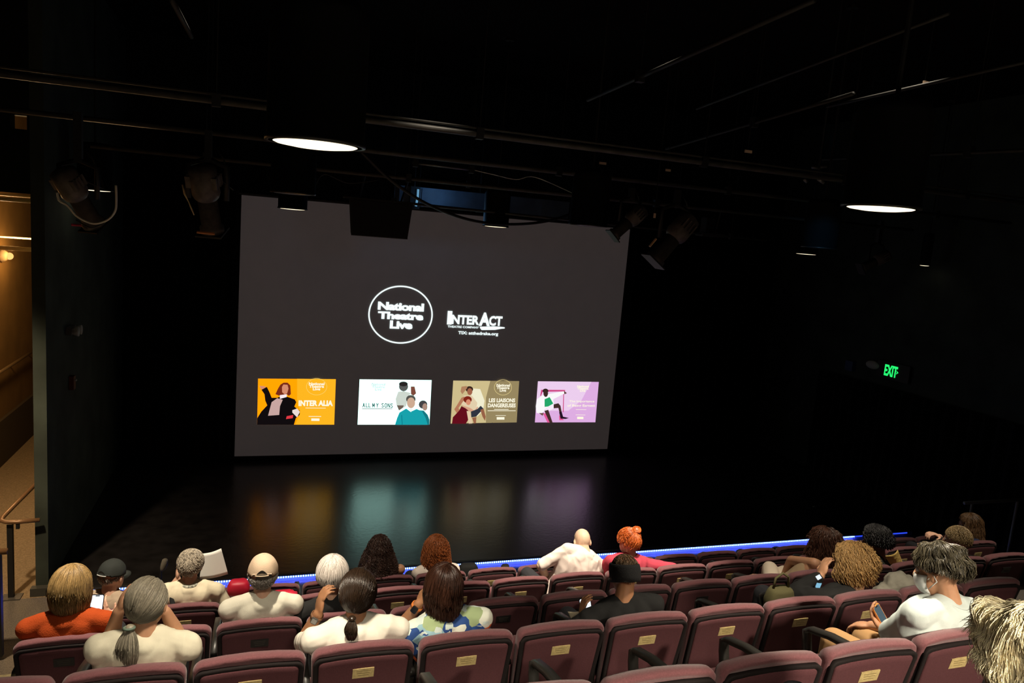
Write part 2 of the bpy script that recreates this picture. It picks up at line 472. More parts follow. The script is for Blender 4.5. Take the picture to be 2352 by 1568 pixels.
O1, S1 = (820, 630), 6.189
lg = ring('circle_logo', O1, S1, 618, 571, 458, 412, 19, EW, scr)
for tx, bx in (('National', (300, 385, 948, 530)), ('Theatre', (300, 522, 940, 655)), ('Live', (470, 652, 785, 780))):
    tbox('logo_lettering', tx, O1, S1, *bx, EW, lg, 0.05, space=0.92)
g2 = tbox('company_logo', 'I', O1, S1, 1290, 518, 1342, 712, EW, scr, 0.04)
for tx, bx, of in (('NTER', (1352, 572, 1732, 718), 0.04), ('A', (1742, 538, 1885, 735), 0.05), ('CT', (1882, 588, 2058, 735), 0.04), ('THEATRE COMPANY', (1290, 724, 1730, 770), 0.02), ('TIX: atthedrake.org', (1440, 805, 2003, 880), 0.03)):
    tbox('logo_lettering', tx, O1, S1, *bx, EW, g2, of)
art('pencil_swoosh', [(EW, [(1745, 742), (1960, 738), (2060, 746), (2100, 752), (2098, 768), (2050, 772), (1960, 788), (1770, 790), (1750, 765)])], g2, O1, S1, 3)

O2, S2 = (580, 850), 5.47
PW = EC((255, 250, 225))


def poster(name, quad, c, org, s, label):
    o = art(name, [(c, quad)], scr, org, s); o['label'] = label
    return o


p1_ = poster('projected_poster', [(70, 105), (1047, 112), (1026, 683), (58, 683)], EC((255, 150, 8), 1.25), O2, S2, 'orange poster')
sk = (214, 140, 110); skd = (120, 78, 62); blk = (24, 20, 22)
art('orange_glow_backdrop', [((255, 182, 38), [(560, 107), (1045, 112), (1026, 683), (540, 683), (600, 520), (560, 380)])], p1_, O2, S2, 1)
art('woman_in_black_suit', [(blk, [(60, 600), (110, 520), (185, 440), (160, 380), (150, 300), (112, 245), (180, 208), (215, 280), (240, 345), (310, 345), (345, 330), (430, 330), (530, 365), (550, 400), (525, 455), (560, 485), (595, 510), (592, 560), (545, 600), (520, 683), (58, 683)]),
     ((120, 48, 30), [(390, 155), (440, 155), (475, 190), (482, 300), (455, 322), (430, 300), (345, 322), (288, 300), (320, 230), (350, 180)]),
     (sk, [(388, 178), (440, 182), (452, 230), (435, 290), (405, 305), (372, 275), (370, 210)]),
     ((200, 165, 160), [(240, 400), (310, 350), (380, 370), (345, 450), (335, 560), (195, 570)]),
     ((250, 235, 240), [(342, 312), (430, 300), (430, 335), (345, 358)]),
     ((235, 220, 215), [(500, 500), (560, 480), (595, 520), (560, 590), (500, 530)]),
     (sk, [(85, 195), (150, 198), (168, 213), (112, 242)]), ((225, 60, 70), [(430, 575), (512, 560), (505, 600), (420, 612)])], p1_, O2, S2, 3)
tbox('title_lettering', 'INTER ALIA', O2, S2, 580, 375, 1008, 448, PW, p1_, 0.05, 14)
ring('circle_logo', O2, S2, 805, 205, 130, 105, 5, EC((255, 215, 110)), p1_, 14)
tbox('logo_lettering', 'National\nTheatre\nLive', O2, S2, 708, 150, 900, 252, PW, p1_, 0.04, 14, lines=0.72)
art('small_print', [(PW, [(665, 468), (920, 470), (920, 476), (665, 474)]), (PW, [(705, 574), (862, 575), (862, 582), (705, 581)]), (PW, [(738, 602), (840, 603), (840, 634), (738, 633)])], p1_, O2, S2, 14)

p2_ = poster('projected_poster', [(1345, 114), (2250, 124), (2222, 683), (1320, 683)], emit('projected_pale_cyan', (0.55, 1.0, 0.88), 2.2), O2, S2, 'white poster')
art('four_figures', [((205, 215, 205), [(1830, 270), (1900, 262), (1990, 285), (1950, 340), (1930, 450), (1900, 470), (1810, 440), (1798, 360)]),
     ((90, 92, 90), oval(1897, 205, 57, 58)), ((45, 42, 42), oval(1895, 172, 55, 30)), ((110, 95, 85), [(1812, 440), (1900, 440), (1890, 470), (1840, 505)]),
     ((125, 75, 62), [(1988, 203), (2035, 203), (2055, 290), (2020, 320), (1990, 300)]),
     ((70, 70, 72), oval(2142, 430, 54, 52)), ((170, 140, 125), oval(2165, 460, 32, 46)),
     ((28, 118, 128), [(2085, 500), (2150, 505), (2200, 560), (2222, 620), (2220, 683), (2120, 683)]),
     ((30, 160, 170), [(1790, 683), (1815, 600), (1845, 530), (1930, 480), (1985, 520), (2060, 485), (2130, 515), (2175, 600), (2200, 683)]),
     ((85, 85, 80), oval(1988, 362, 60, 52)), ((205, 170, 145), oval(1990, 408, 52, 68)), ((240, 245, 240), [(1955, 480), (2020, 480), (1990, 525)]),
     ((20, 125, 140), [(1868, 560), (1878, 560), (1885, 683), (1875, 683)])], p2_, O2, S2, 2)
DK = EC((6, 48, 46))
GL = {'A': [((0, 1), (.5, 0)), ((.5, 0), (1, 1)), ((.2, .68), (.8, .68))], 'L': [((0, 0), (0, 1)), ((0, 1), (.9, 1))], 'M': [((0, 1), (0, 0)), ((0, 0), (.5, .75)), ((.5, .75), (1, 0)), ((1, 0), (1, 1))],
      'Y': [((0, 0), (.5, .5)), ((1, 0), (.5, .5)), ((.5, .5), (.5, 1))], 'S': [((1, .1), (.6, 0)), ((.6, 0), (.2, .05)), ((.2, .05), (.05, .25)), ((.05, .25), (.9, .7)), ((.9, .7), (.8, .95)), ((.8, .95), (.4, 1)), ((.4, 1), (0, .9))],
      'O': [((.3, 0), (.7, 0)), ((.7, 0), (1, .25)), ((1, .25), (1, .75)), ((1, .75), (.7, 1)), ((.7, 1), (.3, 1)), ((.3, 1), (0, .75)), ((0, .75), (0, .25)), ((0, .25), (.3, 0))], 'N': [((0, 1), (0, 0)), ((0, 0), (1, 1)), ((1, 1), (1, 0))]}
its = []
for ch_, x_ in zip('ALLMYSONS', (1382, 1423, 1456, 1504, 1552, 1618, 1657, 1694, 1729)):
    for (a0, b0), (a1, b1) in GL[ch_]:
        xa, ya, xb, yb = x_ + 3 + a0 * 23, 413 + b0 * 48, x_ + 3 + a1 * 23, 413 + b1 * 48
        L_ = math.hypot(xb - xa, yb - ya); ux, uy = (xb - xa) / L_ * 4, (yb - ya) / L_ * 4
        its.append((DK, [(xa - ux + uy, ya - uy - ux), (xb + ux + uy, yb + uy - ux), (xb + ux - uy, yb + uy + ux), (xa - ux - uy, ya - uy + ux)]))
tl_ = art('title_lettering', its, p2_, O2, S2, 14)
art('small_print', [(DK, [(1375, 479), (1755, 479), (1755, 485), (1375, 485)])], p2_, O2, S2, 14)
tbox('logo_lettering', 'National\nTheatre\nLive', O2, S2, 1500, 158, 1662, 255, EC((120, 150, 150)), p2_, 0.0, 14, lines=0.72)

O3, S3 = (1010, 850), 6.03
p3_ = poster('projected_poster', [(187, 143), (1100, 150), (1065, 722), (150, 738)], EC((150, 134, 96)), O3, S3, 'sandy brown poster')
art('sandy_backdrop', [((205, 188, 138), [(187, 143), (700, 147), (640, 380), (640, 725), (150, 738)]), ((240, 235, 205), [(450, 250), (560, 260), (620, 420), (600, 560), (520, 640), (420, 400)])], p3_, O3, S3, 1)
art('embracing_couple', [((225, 205, 170), [(330, 350), (440, 345), (520, 450), (500, 560), (430, 560), (300, 470)]), ((180, 120, 90), [(240, 480), (300, 380), (345, 360), (330, 420), (260, 520), (300, 620), (240, 600), (200, 540)]),
     ((60, 42, 34), oval(410, 262, 52, 42)), ((160, 100, 75), oval(415, 295, 36, 48)), ((128, 42, 30), oval(385, 405, 58, 48)), ((215, 140, 110), oval(395, 440, 33, 40)),
     ((100, 22, 34), [(168, 738), (180, 650), (265, 560), (300, 495), (385, 540), (420, 640), (360, 738)]), ((215, 160, 130), [(300, 480), (420, 520), (480, 560), (520, 500), (530, 510), (495, 590), (400, 560)]),
     ((52, 56, 66), [(430, 570), (520, 535), (565, 490), (605, 530), (500, 640), (435, 650)]), ((150, 98, 72), [(560, 545), (605, 530), (635, 640), (625, 700), (590, 640)]), ((150, 98, 72), [(445, 655), (505, 645), (500, 730), (470, 733)]),
     ((225, 200, 165), [(370, 560), (420, 570), (450, 733), (400, 735)]), ((175, 128, 95), [(300, 225), (370, 215), (380, 240), (310, 330), (285, 290)])], p3_, O3, S3, 4)
tbox('title_lettering', 'LES LIAISONS', O3, S3, 680, 385, 1038, 442, PW, p3_, 0.04, 19)
tbox('title_lettering', 'DANGEREUSES', O3, S3, 665, 455, 1045, 512, PW, p3_, 0.04, 19)
ring('circle_logo', O3, S3, 872, 235, 122, 108, 6, EC((225, 205, 140)), p3_, 19)
tbox('logo_lettering', 'National\nTheatre\nLive', O3, S3, 785, 185, 962, 295, PW, p3_, 0.04, 19, lines=0.72)
art('small_print', [(PW, [(750, 535), (950, 535), (950, 543), (750, 543)]), (PW, [(660, 554), (1048, 554), (1048, 562), (660, 562)]), (PW, [(770, 620), (912, 620), (912, 626), (770, 626)]), (PW, [(785, 645), (892, 645), (892, 680), (785, 680)])], p3_, O3, S3, 19)

p4_ = poster('projected_poster', [(1360, 153), (2203, 162), (2155, 720), (1318, 722)], EC((222, 172, 226)), O3, S3, 'lilac poster')
art('lilac_backdrop', [((236, 205, 238), [(1360, 153), (2100, 160), (1960, 420), (1780, 560), (1330, 560)])], p4_, O3, S3, 1)
art('seated_man_in_white_jacket', [((205, 70, 130), [(1405, 270), (1735, 272), (1735, 292), (1425, 298), (1400, 360), (1390, 350)]), ((205, 70, 130), [(1712, 300), (1722, 300), (1714, 580), (1702, 580)]),
     ((225, 90, 150), [(1430, 600), (1480, 590), (1530, 722), (1490, 722)]), ((225, 90, 150), [(1650, 620), (1720, 690), (1655, 690)]),
     ((250, 248, 250), [(1345, 400), (1420, 345), (1500, 330), (1715, 290), (1728, 320), (1570, 400), (1580, 470), (1450, 540), (1440, 570), (1400, 600), (1340, 590), (1330, 500)]),
     ((90, 62, 55), [(1718, 285), (1760, 315), (1725, 332)]), ((50, 36, 34), oval(1463, 285, 40, 32)), ((62, 44, 42), oval(1466, 318, 32, 50)),
     ((40, 165, 105), [(1450, 400), (1520, 370), (1570, 460), (1500, 500), (1450, 505)]), ((250, 235, 250), [(1435, 560), (1575, 470), (1575, 530), (1450, 590)]),
     ((70, 48, 46), [(1575, 470), (1640, 455), (1670, 490), (1690, 600), (1660, 610), (1640, 520), (1575, 525)]), ((70, 48, 46), [(1445, 560), (1500, 545), (1560, 722), (1520, 722)]),
     ((40, 25, 40), [(1650, 580), (1685, 570), (1705, 640), (1785, 658), (1740, 672), (1670, 668)]), ((110, 80, 72), [(1370, 590), (1440, 590), (1420, 628)])], p4_, O3, S3, 3)
tbox('title_lettering', 'The Importance', O3, S3, 1790, 412, 2135, 450, PW, p4_, 0.02, 19)
tbox('title_lettering', 'of Being Earnest', O3, S3, 1765, 468, 2145, 512, PW, p4_, 0.02, 19)
tbox('logo_lettering', 'National\nTheatre\nLive', O3, S3, 1900, 205, 2055, 296, PW, p4_, 0.04, 19, lines=0.72)
art('small_print', [(PW, [(1880, 538), (2025, 540), (2025, 546), (1880, 544)]), (PW, [(1878, 612), (2012, 614), (2012, 620), (1878, 618)]), (PW, [(1898, 640), (1985, 641), (1985, 674), (1898, 673)])], p4_, O3, S3, 19)
for ch in (lg, g2, p1_, p2_, p3_, p4_):      # their own children are modelled in room coordinates
    for c2 in list(bpy.data.objects):
        if c2.parent is ch: c2.matrix_parent_inverse = Matrix.Identity(4)

# ------------------------------------------------------------------ hanging house lamps
GLOW = emit('lamp_glow', (1.0, 0.84, 0.56), 2.2)
CANM = mat('black_lamp_can', (0.010, 0.011, 0.012), 0.42, 0.5)
INNER = mat('lamp_can_inside', (0.30, 0.26, 0.2), 0.4, 0.5)


def canlamp(x, y, z, lit, label, R=0.182, H=0.52, emis=None, bl=.008):
    if lit and emis is None: bl = .016
    r = root('pendant_lamp', (x, y, z), label, 'ceiling lamp', 'round can lamps hanging from the ceiling')
    b = MB(); n = 40
    b.lathe((0, 0, 0), [(R * 0.97, 0), (R * 1.03, 0.0), (R * 1.03, 0.014), (R, 0.016), (R, H - 0.06), (R * 0.8, H), (0.02, H + 0.01), (0.018, H - 0.015), (R * 0.78, H - 0.02), (R * 0.96, H - 0.08), (R * 0.96, 0.0)], n)
    b.build('can', CANM, r, True)
    b = MB(); b.lathe((0, 0, 0), [(R * 0.05, -bl), (R * 0.5, -bl * .75), (R * 0.8, -bl * .3), (R * 0.89, 0.002), (R * 0.89, 0.03)], n); b.build('lens', emis or (GLOW if lit else mat('dark_lens', (0.02, 0.02, 0.02), 0.2)), r)
    b = MB(); b.lathe((0, 0, 0), [(R * 0.965, 0.002), (R * 0.965, 0.05), (R * 0.90, 0.05), (R * 0.90, 0.002)], n); b.build('reflector_ring', INNER if lit else CANM, r, True)
    b = MB(); b.tube([(0, 0, H), (0, 0, 2.6 - z)], 0.012, 8); b.build('stem', METAL, r)
    b = MB(); b.lathe((0, 0, 2.6 - z - 0.03), [(0.06, 0), (0.06, 0.03)], 16); b.build('ceiling_rose', METAL, r)
    return r


GL2 = emit('far_lamp_glow', (1.0, 0.84, 0.56), 1.6)
canlamp(0.19, 3.0, 0.27, 1, 'lit pendant lamp with the largest glowing disc, upper left of centre')
canlamp(2.95, 3.0, 0.27, 1, 'lit pendant lamp with a wide glowing disc at the upper right')
canlamp(5.71, 3.0, 0.27, 0, 'unlit pendant lamp out at the far right')
canlamp(0.385, 10.1, 0.065, 1, 'small lit pendant lamp in front of the screen top left corner', emis=GL2)
canlamp(3.14, 10.1, 0.06, 1, 'small lit pendant lamp with a tall can in front of the screen top centre', emis=GL2)
canlamp(-1.78, 9.6, 0.085, 1, 'small lit pendant lamp at the far left beside the cable loop', emis=GL2)
canlamp(8.53, 10.1, 0.04, 1, 'small lit pendant lamp seen edge on right of the angled spotlights', emis=GL2)
canlamp(11.1 - 0.9, 9.28, 0.012, 1, 'smallest lit pendant lamp, seen edge on above the exit sign', emis=GL2, R=0.08)
canlamp(0.25, 6.6, 0.17, 0, 'unlit pendant lamp just behind the largest glowing lamp')
canlamp(2.98, 6.6, 0.12, 0, 'unlit pendant lamp above the screen top right corner')
canlamp(5.73, 6.6, 0.10, 0, 'unlit pendant lamp with a blue sheen on its rim')
spot('blue_sheen', (4.2, 4.4, -0.5), (5.73, 6.6, 0.25), 70, 10, 0.5, 0.05, (0.15, 0.55, 1.0))  # unseen spot added only for the blue sheen on this lamp


# ------------------------------------------------------------------ pipe grid
def pipe(p, q, r_, label, m=PIPE, clamps=()):
    p, q = V(p), V(q); rt = root('grid_pipe', p, label, 'pipe')
    b = MB(); b.tube([(0, 0, 0), q - p], r_, 10); b.build('tube', m, rt, True)
    for t in clamps:
        c = (q - p) * t
        b = MB(); b.box(c.x - 0.03, c.x + 0.03, c.y - 0.03, c.y + 0.03, c.z - 0.04, c.z + 0.05); b.build('clamp', METAL, rt)
        b = MB(); b.tube([c + V((0, 0, 0.04)), (c.x, c.y, 2.6 - p.z)], 0.005, 5); b.build('hanger_rod', METAL, rt)
    return rt


pipe((-3.6, 5.9, 0.755), (9.5, 5.9, 0.755), 0.024, 'long black grid pipe, upper of those running behind the nearest lamps', clamps=(0.1, 0.25, 0.4, 0.56, 0.68, 0.8))
pipe((-3.6, 5.9, 0.80), (9.5, 5.9, 0.805), 0.010, 'thin conduit strapped on top of the upper grid pipe')
pipe((-3.6, 7.4, 0.665), (9.5, 7.4, 0.665), 0.024, 'long black grid pipe that carries the left stage spotlight', clamps=(0.1, 0.3, 0.5, 0.66, 0.8, 0.9))
pipe((-1.6, 8.4, 0.50), (8.9, 8.4, 0.50), 0.022, 'long black grid pipe that carries the hanging loudspeaker', clamps=(0.1, 0.3, 0.6, 0.85))
pipe((1.62, 8.6, 0.69), (2.36, 8.6, 0.685), 0.012, 'short pale steel bar under the grid right of the biggest lamp', mat('pale_steel', (0.35, 0.35, 0.35), 0.35, 0.5, 0.6), clamps=(0.05, 0.95))
pipe((-3.2, 9.9, 0.58), (9.8, 9.9, 0.60), 0.022, 'long black grid pipe nearest the projection screen', clamps=(0.2, 0.45, 0.7, 0.9))
pipe((1.0, 9.95, 0.28), (7.6, 9.95, 0.20), 0.018, 'lower black pipe crossing just above the screen top', clamps=(0.1, 0.9))
c1 = at(1350, 230, 6.4); c2 = at(1870, 0, 3.3)
pipe(c1, c2, 0.016, 'dark pipe running toward the camera, topmost on the right', PIPED, clamps=(0.35,))
c1 = at(1530, 342, 8.0); c2 = at(1960, 215, 4.4)
pipe(c1, c2, 0.015, 'dark pipe running toward the camera under the topmost one on the right', PIPED, clamps=(0.6,))
c1 = at(1600, 250, 6.0); c2 = at(2180, 30, 3.2)
pipe(c1, c2, 0.012, 'thin dark conduit running toward the camera at the upper right', PIPED)
c1 = at(1890, 366, 7.0); c2 = at(2352, 345, 4.2)
pipe(c1, c2, 0.015, 'dark pipe above and right of the right hand lit lamp', PIPED, clamps=(0.8,))
c1 = at(1900, 245, 5.2); c2 = at(2352, 143, 3.4)
pipe(c1, c2, 0.012, 'dark conduit crossing above the right hand lit lamp', PIPED)
c1 = at(395, 0, 4.0); c2 = at(440, 85, 5.6)
pipe(c1, c2, 0.014, 'short dark pipe slanting down from the top edge at the left', PIPED)
TAPE = mat('pale_tape', (0.85, 0.62, 0.45), 0.6, emis=(0.9, 0.6, 0.4), es=0.0)
for (px, py, yy, ln, an, lab) in ((1384, 375, 7.3, 0.08, 0, 'small pale tag under the grid, leftmost of the three'), (1534, 391, 7.3, 0.06, 0, 'small pale tag under the grid, middle of the three'), (1718, 348, 5.8, 0.075, 0, 'small pale tag under the grid, rightmost of the three'),
                             (1503, 495, 7.2, 0.05, 1, 'small pale tag beside the smaller angled spotlight'), (2125, 190, 4.6, 0.05, 0, 'small pale tag on the conduit at the upper right')):
    p = at(px, py, yy)
    r = root('hanging_tag', p, lab, 'tag'); b = MB()
    if an: b.box(-0.012, 0.012, -0.01, 0, -ln / 2, ln / 2)
    else: b.box(-ln / 2, ln / 2, -0.01, 0, -0.012, 0.012)
    b.build('tag_plate', TAPE, r)
    b = MB(); b.tube([(0, 0.004, 0), (0, 0.004, 2.6 - p.z)], 0.004, 5); b.build('hanger_rod', METAL, r)


def cable(pts, r_, label, m=METAL):
    b = MB(); P_ = [V(p) for p in pts]; out = []
    for i in range(len(P_) - 1):
        p0_, p1__, p2__, p3__ = P_[max(i - 1, 0)], P_[i], P_[i + 1], P_[min(i + 2, len(P_) - 1)]
        for k in range(6):
            t = k / 6
            out.append(0.5 * ((2 * p1__) + (p2__ - p0_) * t + (2 * p0_ - 5 * p1__ + 4 * p2__ - p3__) * t * t + (3 * p1__ - p0_ - 3 * p2__ + p3__) * t ** 3))
    out.append(P_[-1])
    b.tube(out, r_, 7); return tag(b.build('cable', m, smooth=True), label, 'cable')


CW = mat('grey_cable', (0.9, 0.86, 0.76), 0.4)
cable([V((.88, 7.4, .66))] + [at(x, y, q) for x, y, q in ((900, 415, 7.5), (985, 470, 7.6), (1080, 505, 7.75), (1170, 515, 7.9), (1260, 507, 8.05), (1340, 480, 8.2))] + [V((4.0, 8.4, .50))], 0.016, 'thick black cable sagging across the top of the screen')
cable([V((2.36, 8.6, .685))] + [at(x, y, 8.6) for x, y in ((1130, 400), (1185, 412), (1230, 407))] + [V((3.6, 8.4, .51))], 0.005, 'thin grey cable sagging between two clamps above the screen', CW)
cable([at(x, y, 8.4) for x, y in ((612, 400), (640, 430), (690, 443), (720, 430), (745, 400), (800, 420), (870, 413))], 0.007, 'thin black cable draped behind the unlit lamp on the left')
cable([at(x, y, 6.6) for x, y in ((131, 442), (136, 460), (155, 472), (175, 495), (200, 509), (222, 513), (248, 504), (264, 485), (267, 462), (266, 425))], 0.009, 'pale cable looping under the left lamp', CW)
cable([at(x, y, 6.65) for x, y in ((175, 505), (200, 520), (215, 522), (240, 512))], 0.005, 'thin dark cable hanging just under the pale loop')
for i, (px, py, yy) in enumerate(((1880, 395, 6.3),)):
    p = at(px, py, yy); r = root('pipe_clamp_cluster', p, 'cluster of grey clamps and knobs where the grid pipes end at the right', 'clamp')
    b = MB(); b.tube([(0, 0, 0), (0, 0, 2.6 - p.z)], 0.01, 6); b.build('hanger_rod', METAL, r)
    for j in range(7):
        random.seed(j + 3); dx, dy, dz = random.uniform(-.16, .16), random.uniform(-.1, .1), random.uniform(-.1, .1)
        b = MB(); b.tube([(dx, dy, dz), (dx + random.uniform(-.1, .1), dy, dz + random.uniform(-.03, .03))], 0.018, 8); b.build('clamp', mat('grey_zinc', (0.2, 0.2, 0.2), 0.4, 0.5, 0.5), r, True)


# ------------------------------------------------------------------ stage spotlights
def stage_light(px, py, Y, sc_, direction, label, hang):
    c = at(px, py, Y); r = root('stage_spotlight', c, label, 'spotlight', None)
    d = V(direction).normalized(); M = d.to_track_quat('Z', 'X').to_matrix()
    b = MB(); b.lathe((0, 0, 0), [(0.05, -0.30), (0.11, -0.27), (0.115, -0.06), (0.10, -0.02), (0.08, 0.0)] if 1 else [], 20, M=M * sc_); b.build('lamp_housing', FIXT, r, True)
    b = MB(); b.lathe((0, 0, 0), [(0.08, 0.0), (0.082, 0.24), (0.10, 0.25), (0.10, 0.30), (0.07, 0.30), (0.07, 0.28)], 20, M=M * sc_); b.build('lens_barrel', FIXT, r, True)
    b = MB()
    for kk in range(4): b.box(-0.07 + kk * 0.04, -0.055 + kk * 0.04, -0.13, 0.13, -0.22, -0.12)
    o = b.build('cooling_fins', FIXT, r); o.matrix_local = (M * sc_).to_4x4()
    b = MB(); b.box(-0.11, 0.11, -0.11, 0.11, 0.295, 0.31)
    o = b.build('gel_frame', METAL, r); o.matrix_local = (M * sc_).to_4x4()
    s_ = sc_
    b = MB(); b.tube([(-0.15 * s_, 0, 0), (-0.15 * s_, 0, 0.28 * s_), (0, 0, 0.34 * s_), (0.15 * s_, 0, 0.28 * s_), (0.15 * s_, 0, 0)], 0.012 * s_, 8, squash=2.0); b.build('yoke', METAL, r, True)
    b = MB(); b.box(-0.03, 0.03, -0.03, 0.03, 0.33 * s_, max(hang - c.z, 0.4 * s_)); b.build('hook_clamp', METAL, r)
    b = MB(); b.tube([M @ V((0.03, 0.1, -0.2)) * s_, V((0.2, 0.05, 0.1)) * s_, V((0.12, 0, 0.35)) * s_, V((0.05, 0, 0.45)) * s_], 0.008, 6); b.build('power_lead', METAL, r, True)
    return r


stage_light(476, 458, 7.2, 1.05, (0.15, 0.45, -1), 'big black stage spotlight pointing down left of the screen', 0.665)
stage_light(180, 455, 6.9, 0.9, (0.35, 0.5, -0.8), 'black stage spotlight hanging at the far left behind the pale cable loop', 0.665)
stage_light(1444, 510, 7.6, 0.8, (-0.75, 0.1, -0.75), 'smaller angled stage spotlight in front of the screen top right corner', 0.6)
stage_light(1545, 548, 7.2, 1.1, (-0.65, 0.05, -0.85), 'larger angled stage spotlight just right of the screen', 0.6)
stage_light(2010, 600, 8.6, 0.8, (-0.8, 0.2, -0.5), 'faint stage spotlight in the dark right of the grid', 0.6)
# colour chips seen on the fixtures
for (a, c, yy, col, lab) in (((452, 533), (493, 537), 6.85, (0.8, 0.3, 0.1), 'small orange gel slip below the big left spotlight'), ((164, 516), (192, 518), 7.6, (0.6, 0.03, 0.1), 'small dark red gel slip at the far left spotlight'),
                        ((1492, 566), (1507, 548), 6.9, (0.9, 0.55, 0.3), 'small pale orange slip on the larger angled spotlight')):
    p = at(*a, yy); q_ = at(*c, yy); b = MB(); b.tube([p, q_], 0.012, 6)
    tag(b.build('gel_slip', mat('gel_' + lab[:14].replace(' ', '_'), col, 0.5)), lab, 'gel')
p = at(1545, 560, 7.0)
q_ = at(436, 440, 6.95); b = MB(); b.tube([at(x, y, 6.9) for x, y in ((419, 424), (424, 445), (434, 465), (440, 480), (446, 494))], [0.018, 0.022, 0.012, 0.018, 0.01], 6, squash=0.4)
tag(b.build('gel_strip', mat('straw_gel', (0.9, 0.7, 0.4), 0.5), smooth=True), 'long straw coloured strip along the left side of the big spotlight', 'gel')

# loudspeaker hung in front of the screen top
a = at(803, 452, 9.0); c = at(943, 548, 9.0)
r = root('hanging_loudspeaker', ((a.x + c.x) / 2, 9.0, c.z), 'black loudspeaker hung in front of the top edge of the screen', 'speaker')
wdt = (c.x - a.x); hgt = a.z - c.z
b = MB(); b.loft([[(-wdt * .45, 0, 0), (wdt * .45, 0, 0), (wdt * .40, .4, 0.02), (-wdt * .40, .4, 0.02)], [(-wdt * .5, -0.03, hgt), (wdt * .5, -0.03, hgt), (wdt * .45, .4, hgt), (-wdt * .45, .4, hgt)]]); b.build('cabinet', mat('speaker_black', (0.012, 0.011, 0.011), 0.7), r)
b = MB(); b.loft([[(-wdt * .42, -0.006, 0.03), (wdt * .42, -0.006, 0.03), (wdt * .42, 0.004, 0.03), (-wdt * .42, 0.004, 0.03)], [(-wdt * .46, -0.034, hgt - .03), (wdt * .46, -0.034, hgt - .03), (wdt * .46, -0.02, hgt - .03), (-wdt * .46, -0.02, hgt - .03)]]); b.build('grille', mat('speaker_grille', (0.02, 0.019, 0.018), 0.8, bump=0.6, bscale=500), r)
b = MB(); b.box(-wdt * .45, wdt * .45, -0.008, 0.0, -0.012, 0.0); b.build('bottom_trim', mat('speaker_trim', (0.06, 0.06, 0.06), 0.5), r)
for sx_ in (-0.25, 0.25):
    b = MB(); b.tube([(sx_, 0.1, hgt), (sx_, -0.3, 0.50 - c.z)], 0.012, 6); b.build('hanging_bracket', METAL, r)

# duct above the screen with blue light in its colour, and an added lamp
DUCT = mat('blue_lit_duct', (0.10, 0.14, 0.19), 0.6, 0.4, nz=0.2, nscale=4)
a = at(955, 432, 11.6); c = at(1110, 486, 11.6)
r = root('air_duct', (a.x, 11.6, c.z), 'long duct, coloured as if lit blue, running just above the screen', 'duct')
b = MB(); b.box(-0.25, 2.6, 0, 0.4, 0.0, a.z - c.z); b.build('duct_body', DUCT, r)
b = MB(); b.box(-0.25, 2.6, -0.02, 0.42, a.z - c.z, a.z - c.z + 0.02); b.build('flange', DUCT, r)
for xx in (0.1, 1.1, 2.1):
    b = MB(); b.box(xx, xx + 0.03, -0.015, 0.41, -0.01, a.z - c.z + 0.01); b.build('duct_seam', DUCT, r)
    b = MB(); b.tube([(xx, 0.2, a.z - c.z), (xx, 0.2, 2.6 - c.z)], 0.008, 6); b.build('hanger_rod', METAL, r)
p = at(952, 455, 11.5)  # added lamp tube in place of a backlit blue sliver
r = root('added_blue_lamp', p, 'small added pale blue lamp glowing beside the hanging loudspeaker', 'lamp')
b = MB(); b.tube([(0.03, 0, -0.12), (0.05, 0, 0.02), (0.05, 0, 0.14)], 0.017, 8); b.build('tube_glow', emit('pale_blue_tube', (0.2, 0.5, 0.8), 0.55), r, True)
b = MB(); b.box(-0.06, 0.09, 0.02, 0.06, -0.16, 0.18); b.build('housing', METAL, r)
b = MB(); b.tube([(0, 0.04, 0.1), (0, 0.04, 2.6 - p.z)], 0.008, 6); b.build('hanger_rod', METAL, r)
point('added_blue_lamp_light', (p.x + 0.35, 11.2, p.z + 0.1), 2.2, 0.05, (0.25, 0.55, 1.0))  # unseen point light added to turn the duct blue
p = at(1650, 540, 9.9)
r = root('dimmer_box', p, 'dark metal box hung under the grid right of the angled spotlights', 'box')
b = MB(); b.box(-0.28, 0.1, 0, 0.2, -0.03, 0.02); b.build('tray', mat('box_grey', (0.05, 0.05, 0.05), 0.5), r)
b = MB(); b.box(-0.22, -0.08, 0.02, 0.18, 0.02, 0.25); b.build('case', METAL, r)
b = MB(); b.tube([(0, 0.1, 0), (0, 0.0, 0.40)], 0.01, 6); b.build('hanger_rod', METAL, r)

# ------------------------------------------------------------------ wall things
p = at(149, 763, 9.4); p = V((-2.045, 9.55, p.z))
r = root('emergency_light', p, 'small white twin emergency light on the dark wall left of the stage', 'emergency light')
WH = mat('aged_white_plastic', (0.5, 0.5, 0.5), 0.5)
b = MB(); b.box(0, 0.05, -0.12, 0.12, -0.04, 0.05); o = b.build('housing', mat('grey_plastic', (0.08, 0.08, 0.08), 0.5), r)
for s_ in (-1, 1):
    b = MB(); b.lathe((0.05, 0.07 * s_, 0), [(0.03, 0), (0.055, 0.06), (0.055, 0.07), (0.01, 0.075)], 16, M=Matrix.Rotation(PI / 2, 3, 'Y')); b.build('lamp_head', WH, r, True)
q_ = at(155, 878, 9.6)
r = root('fire_alarm', (-2.045, 9.6, q_.z), 'small dark red alarm box on the wall below the emergency light', 'alarm')
b = MB(); b.box(0, 0.05, -0.05, 0.05, -0.08, 0.08); b.build('housing', mat('alarm_red', (0.1, 0.01, 0.01), 0.5), r)
b = MB(); b.ell((0.06, 0, 0.03), 0.015); b.build('strobe', WH, r, True)
EXG = emit('exit_green', (0.02, 1.0, 0.18), 1.1)
a = at(2040, 850, 9.55); c = at(2072, 853, 9.55)
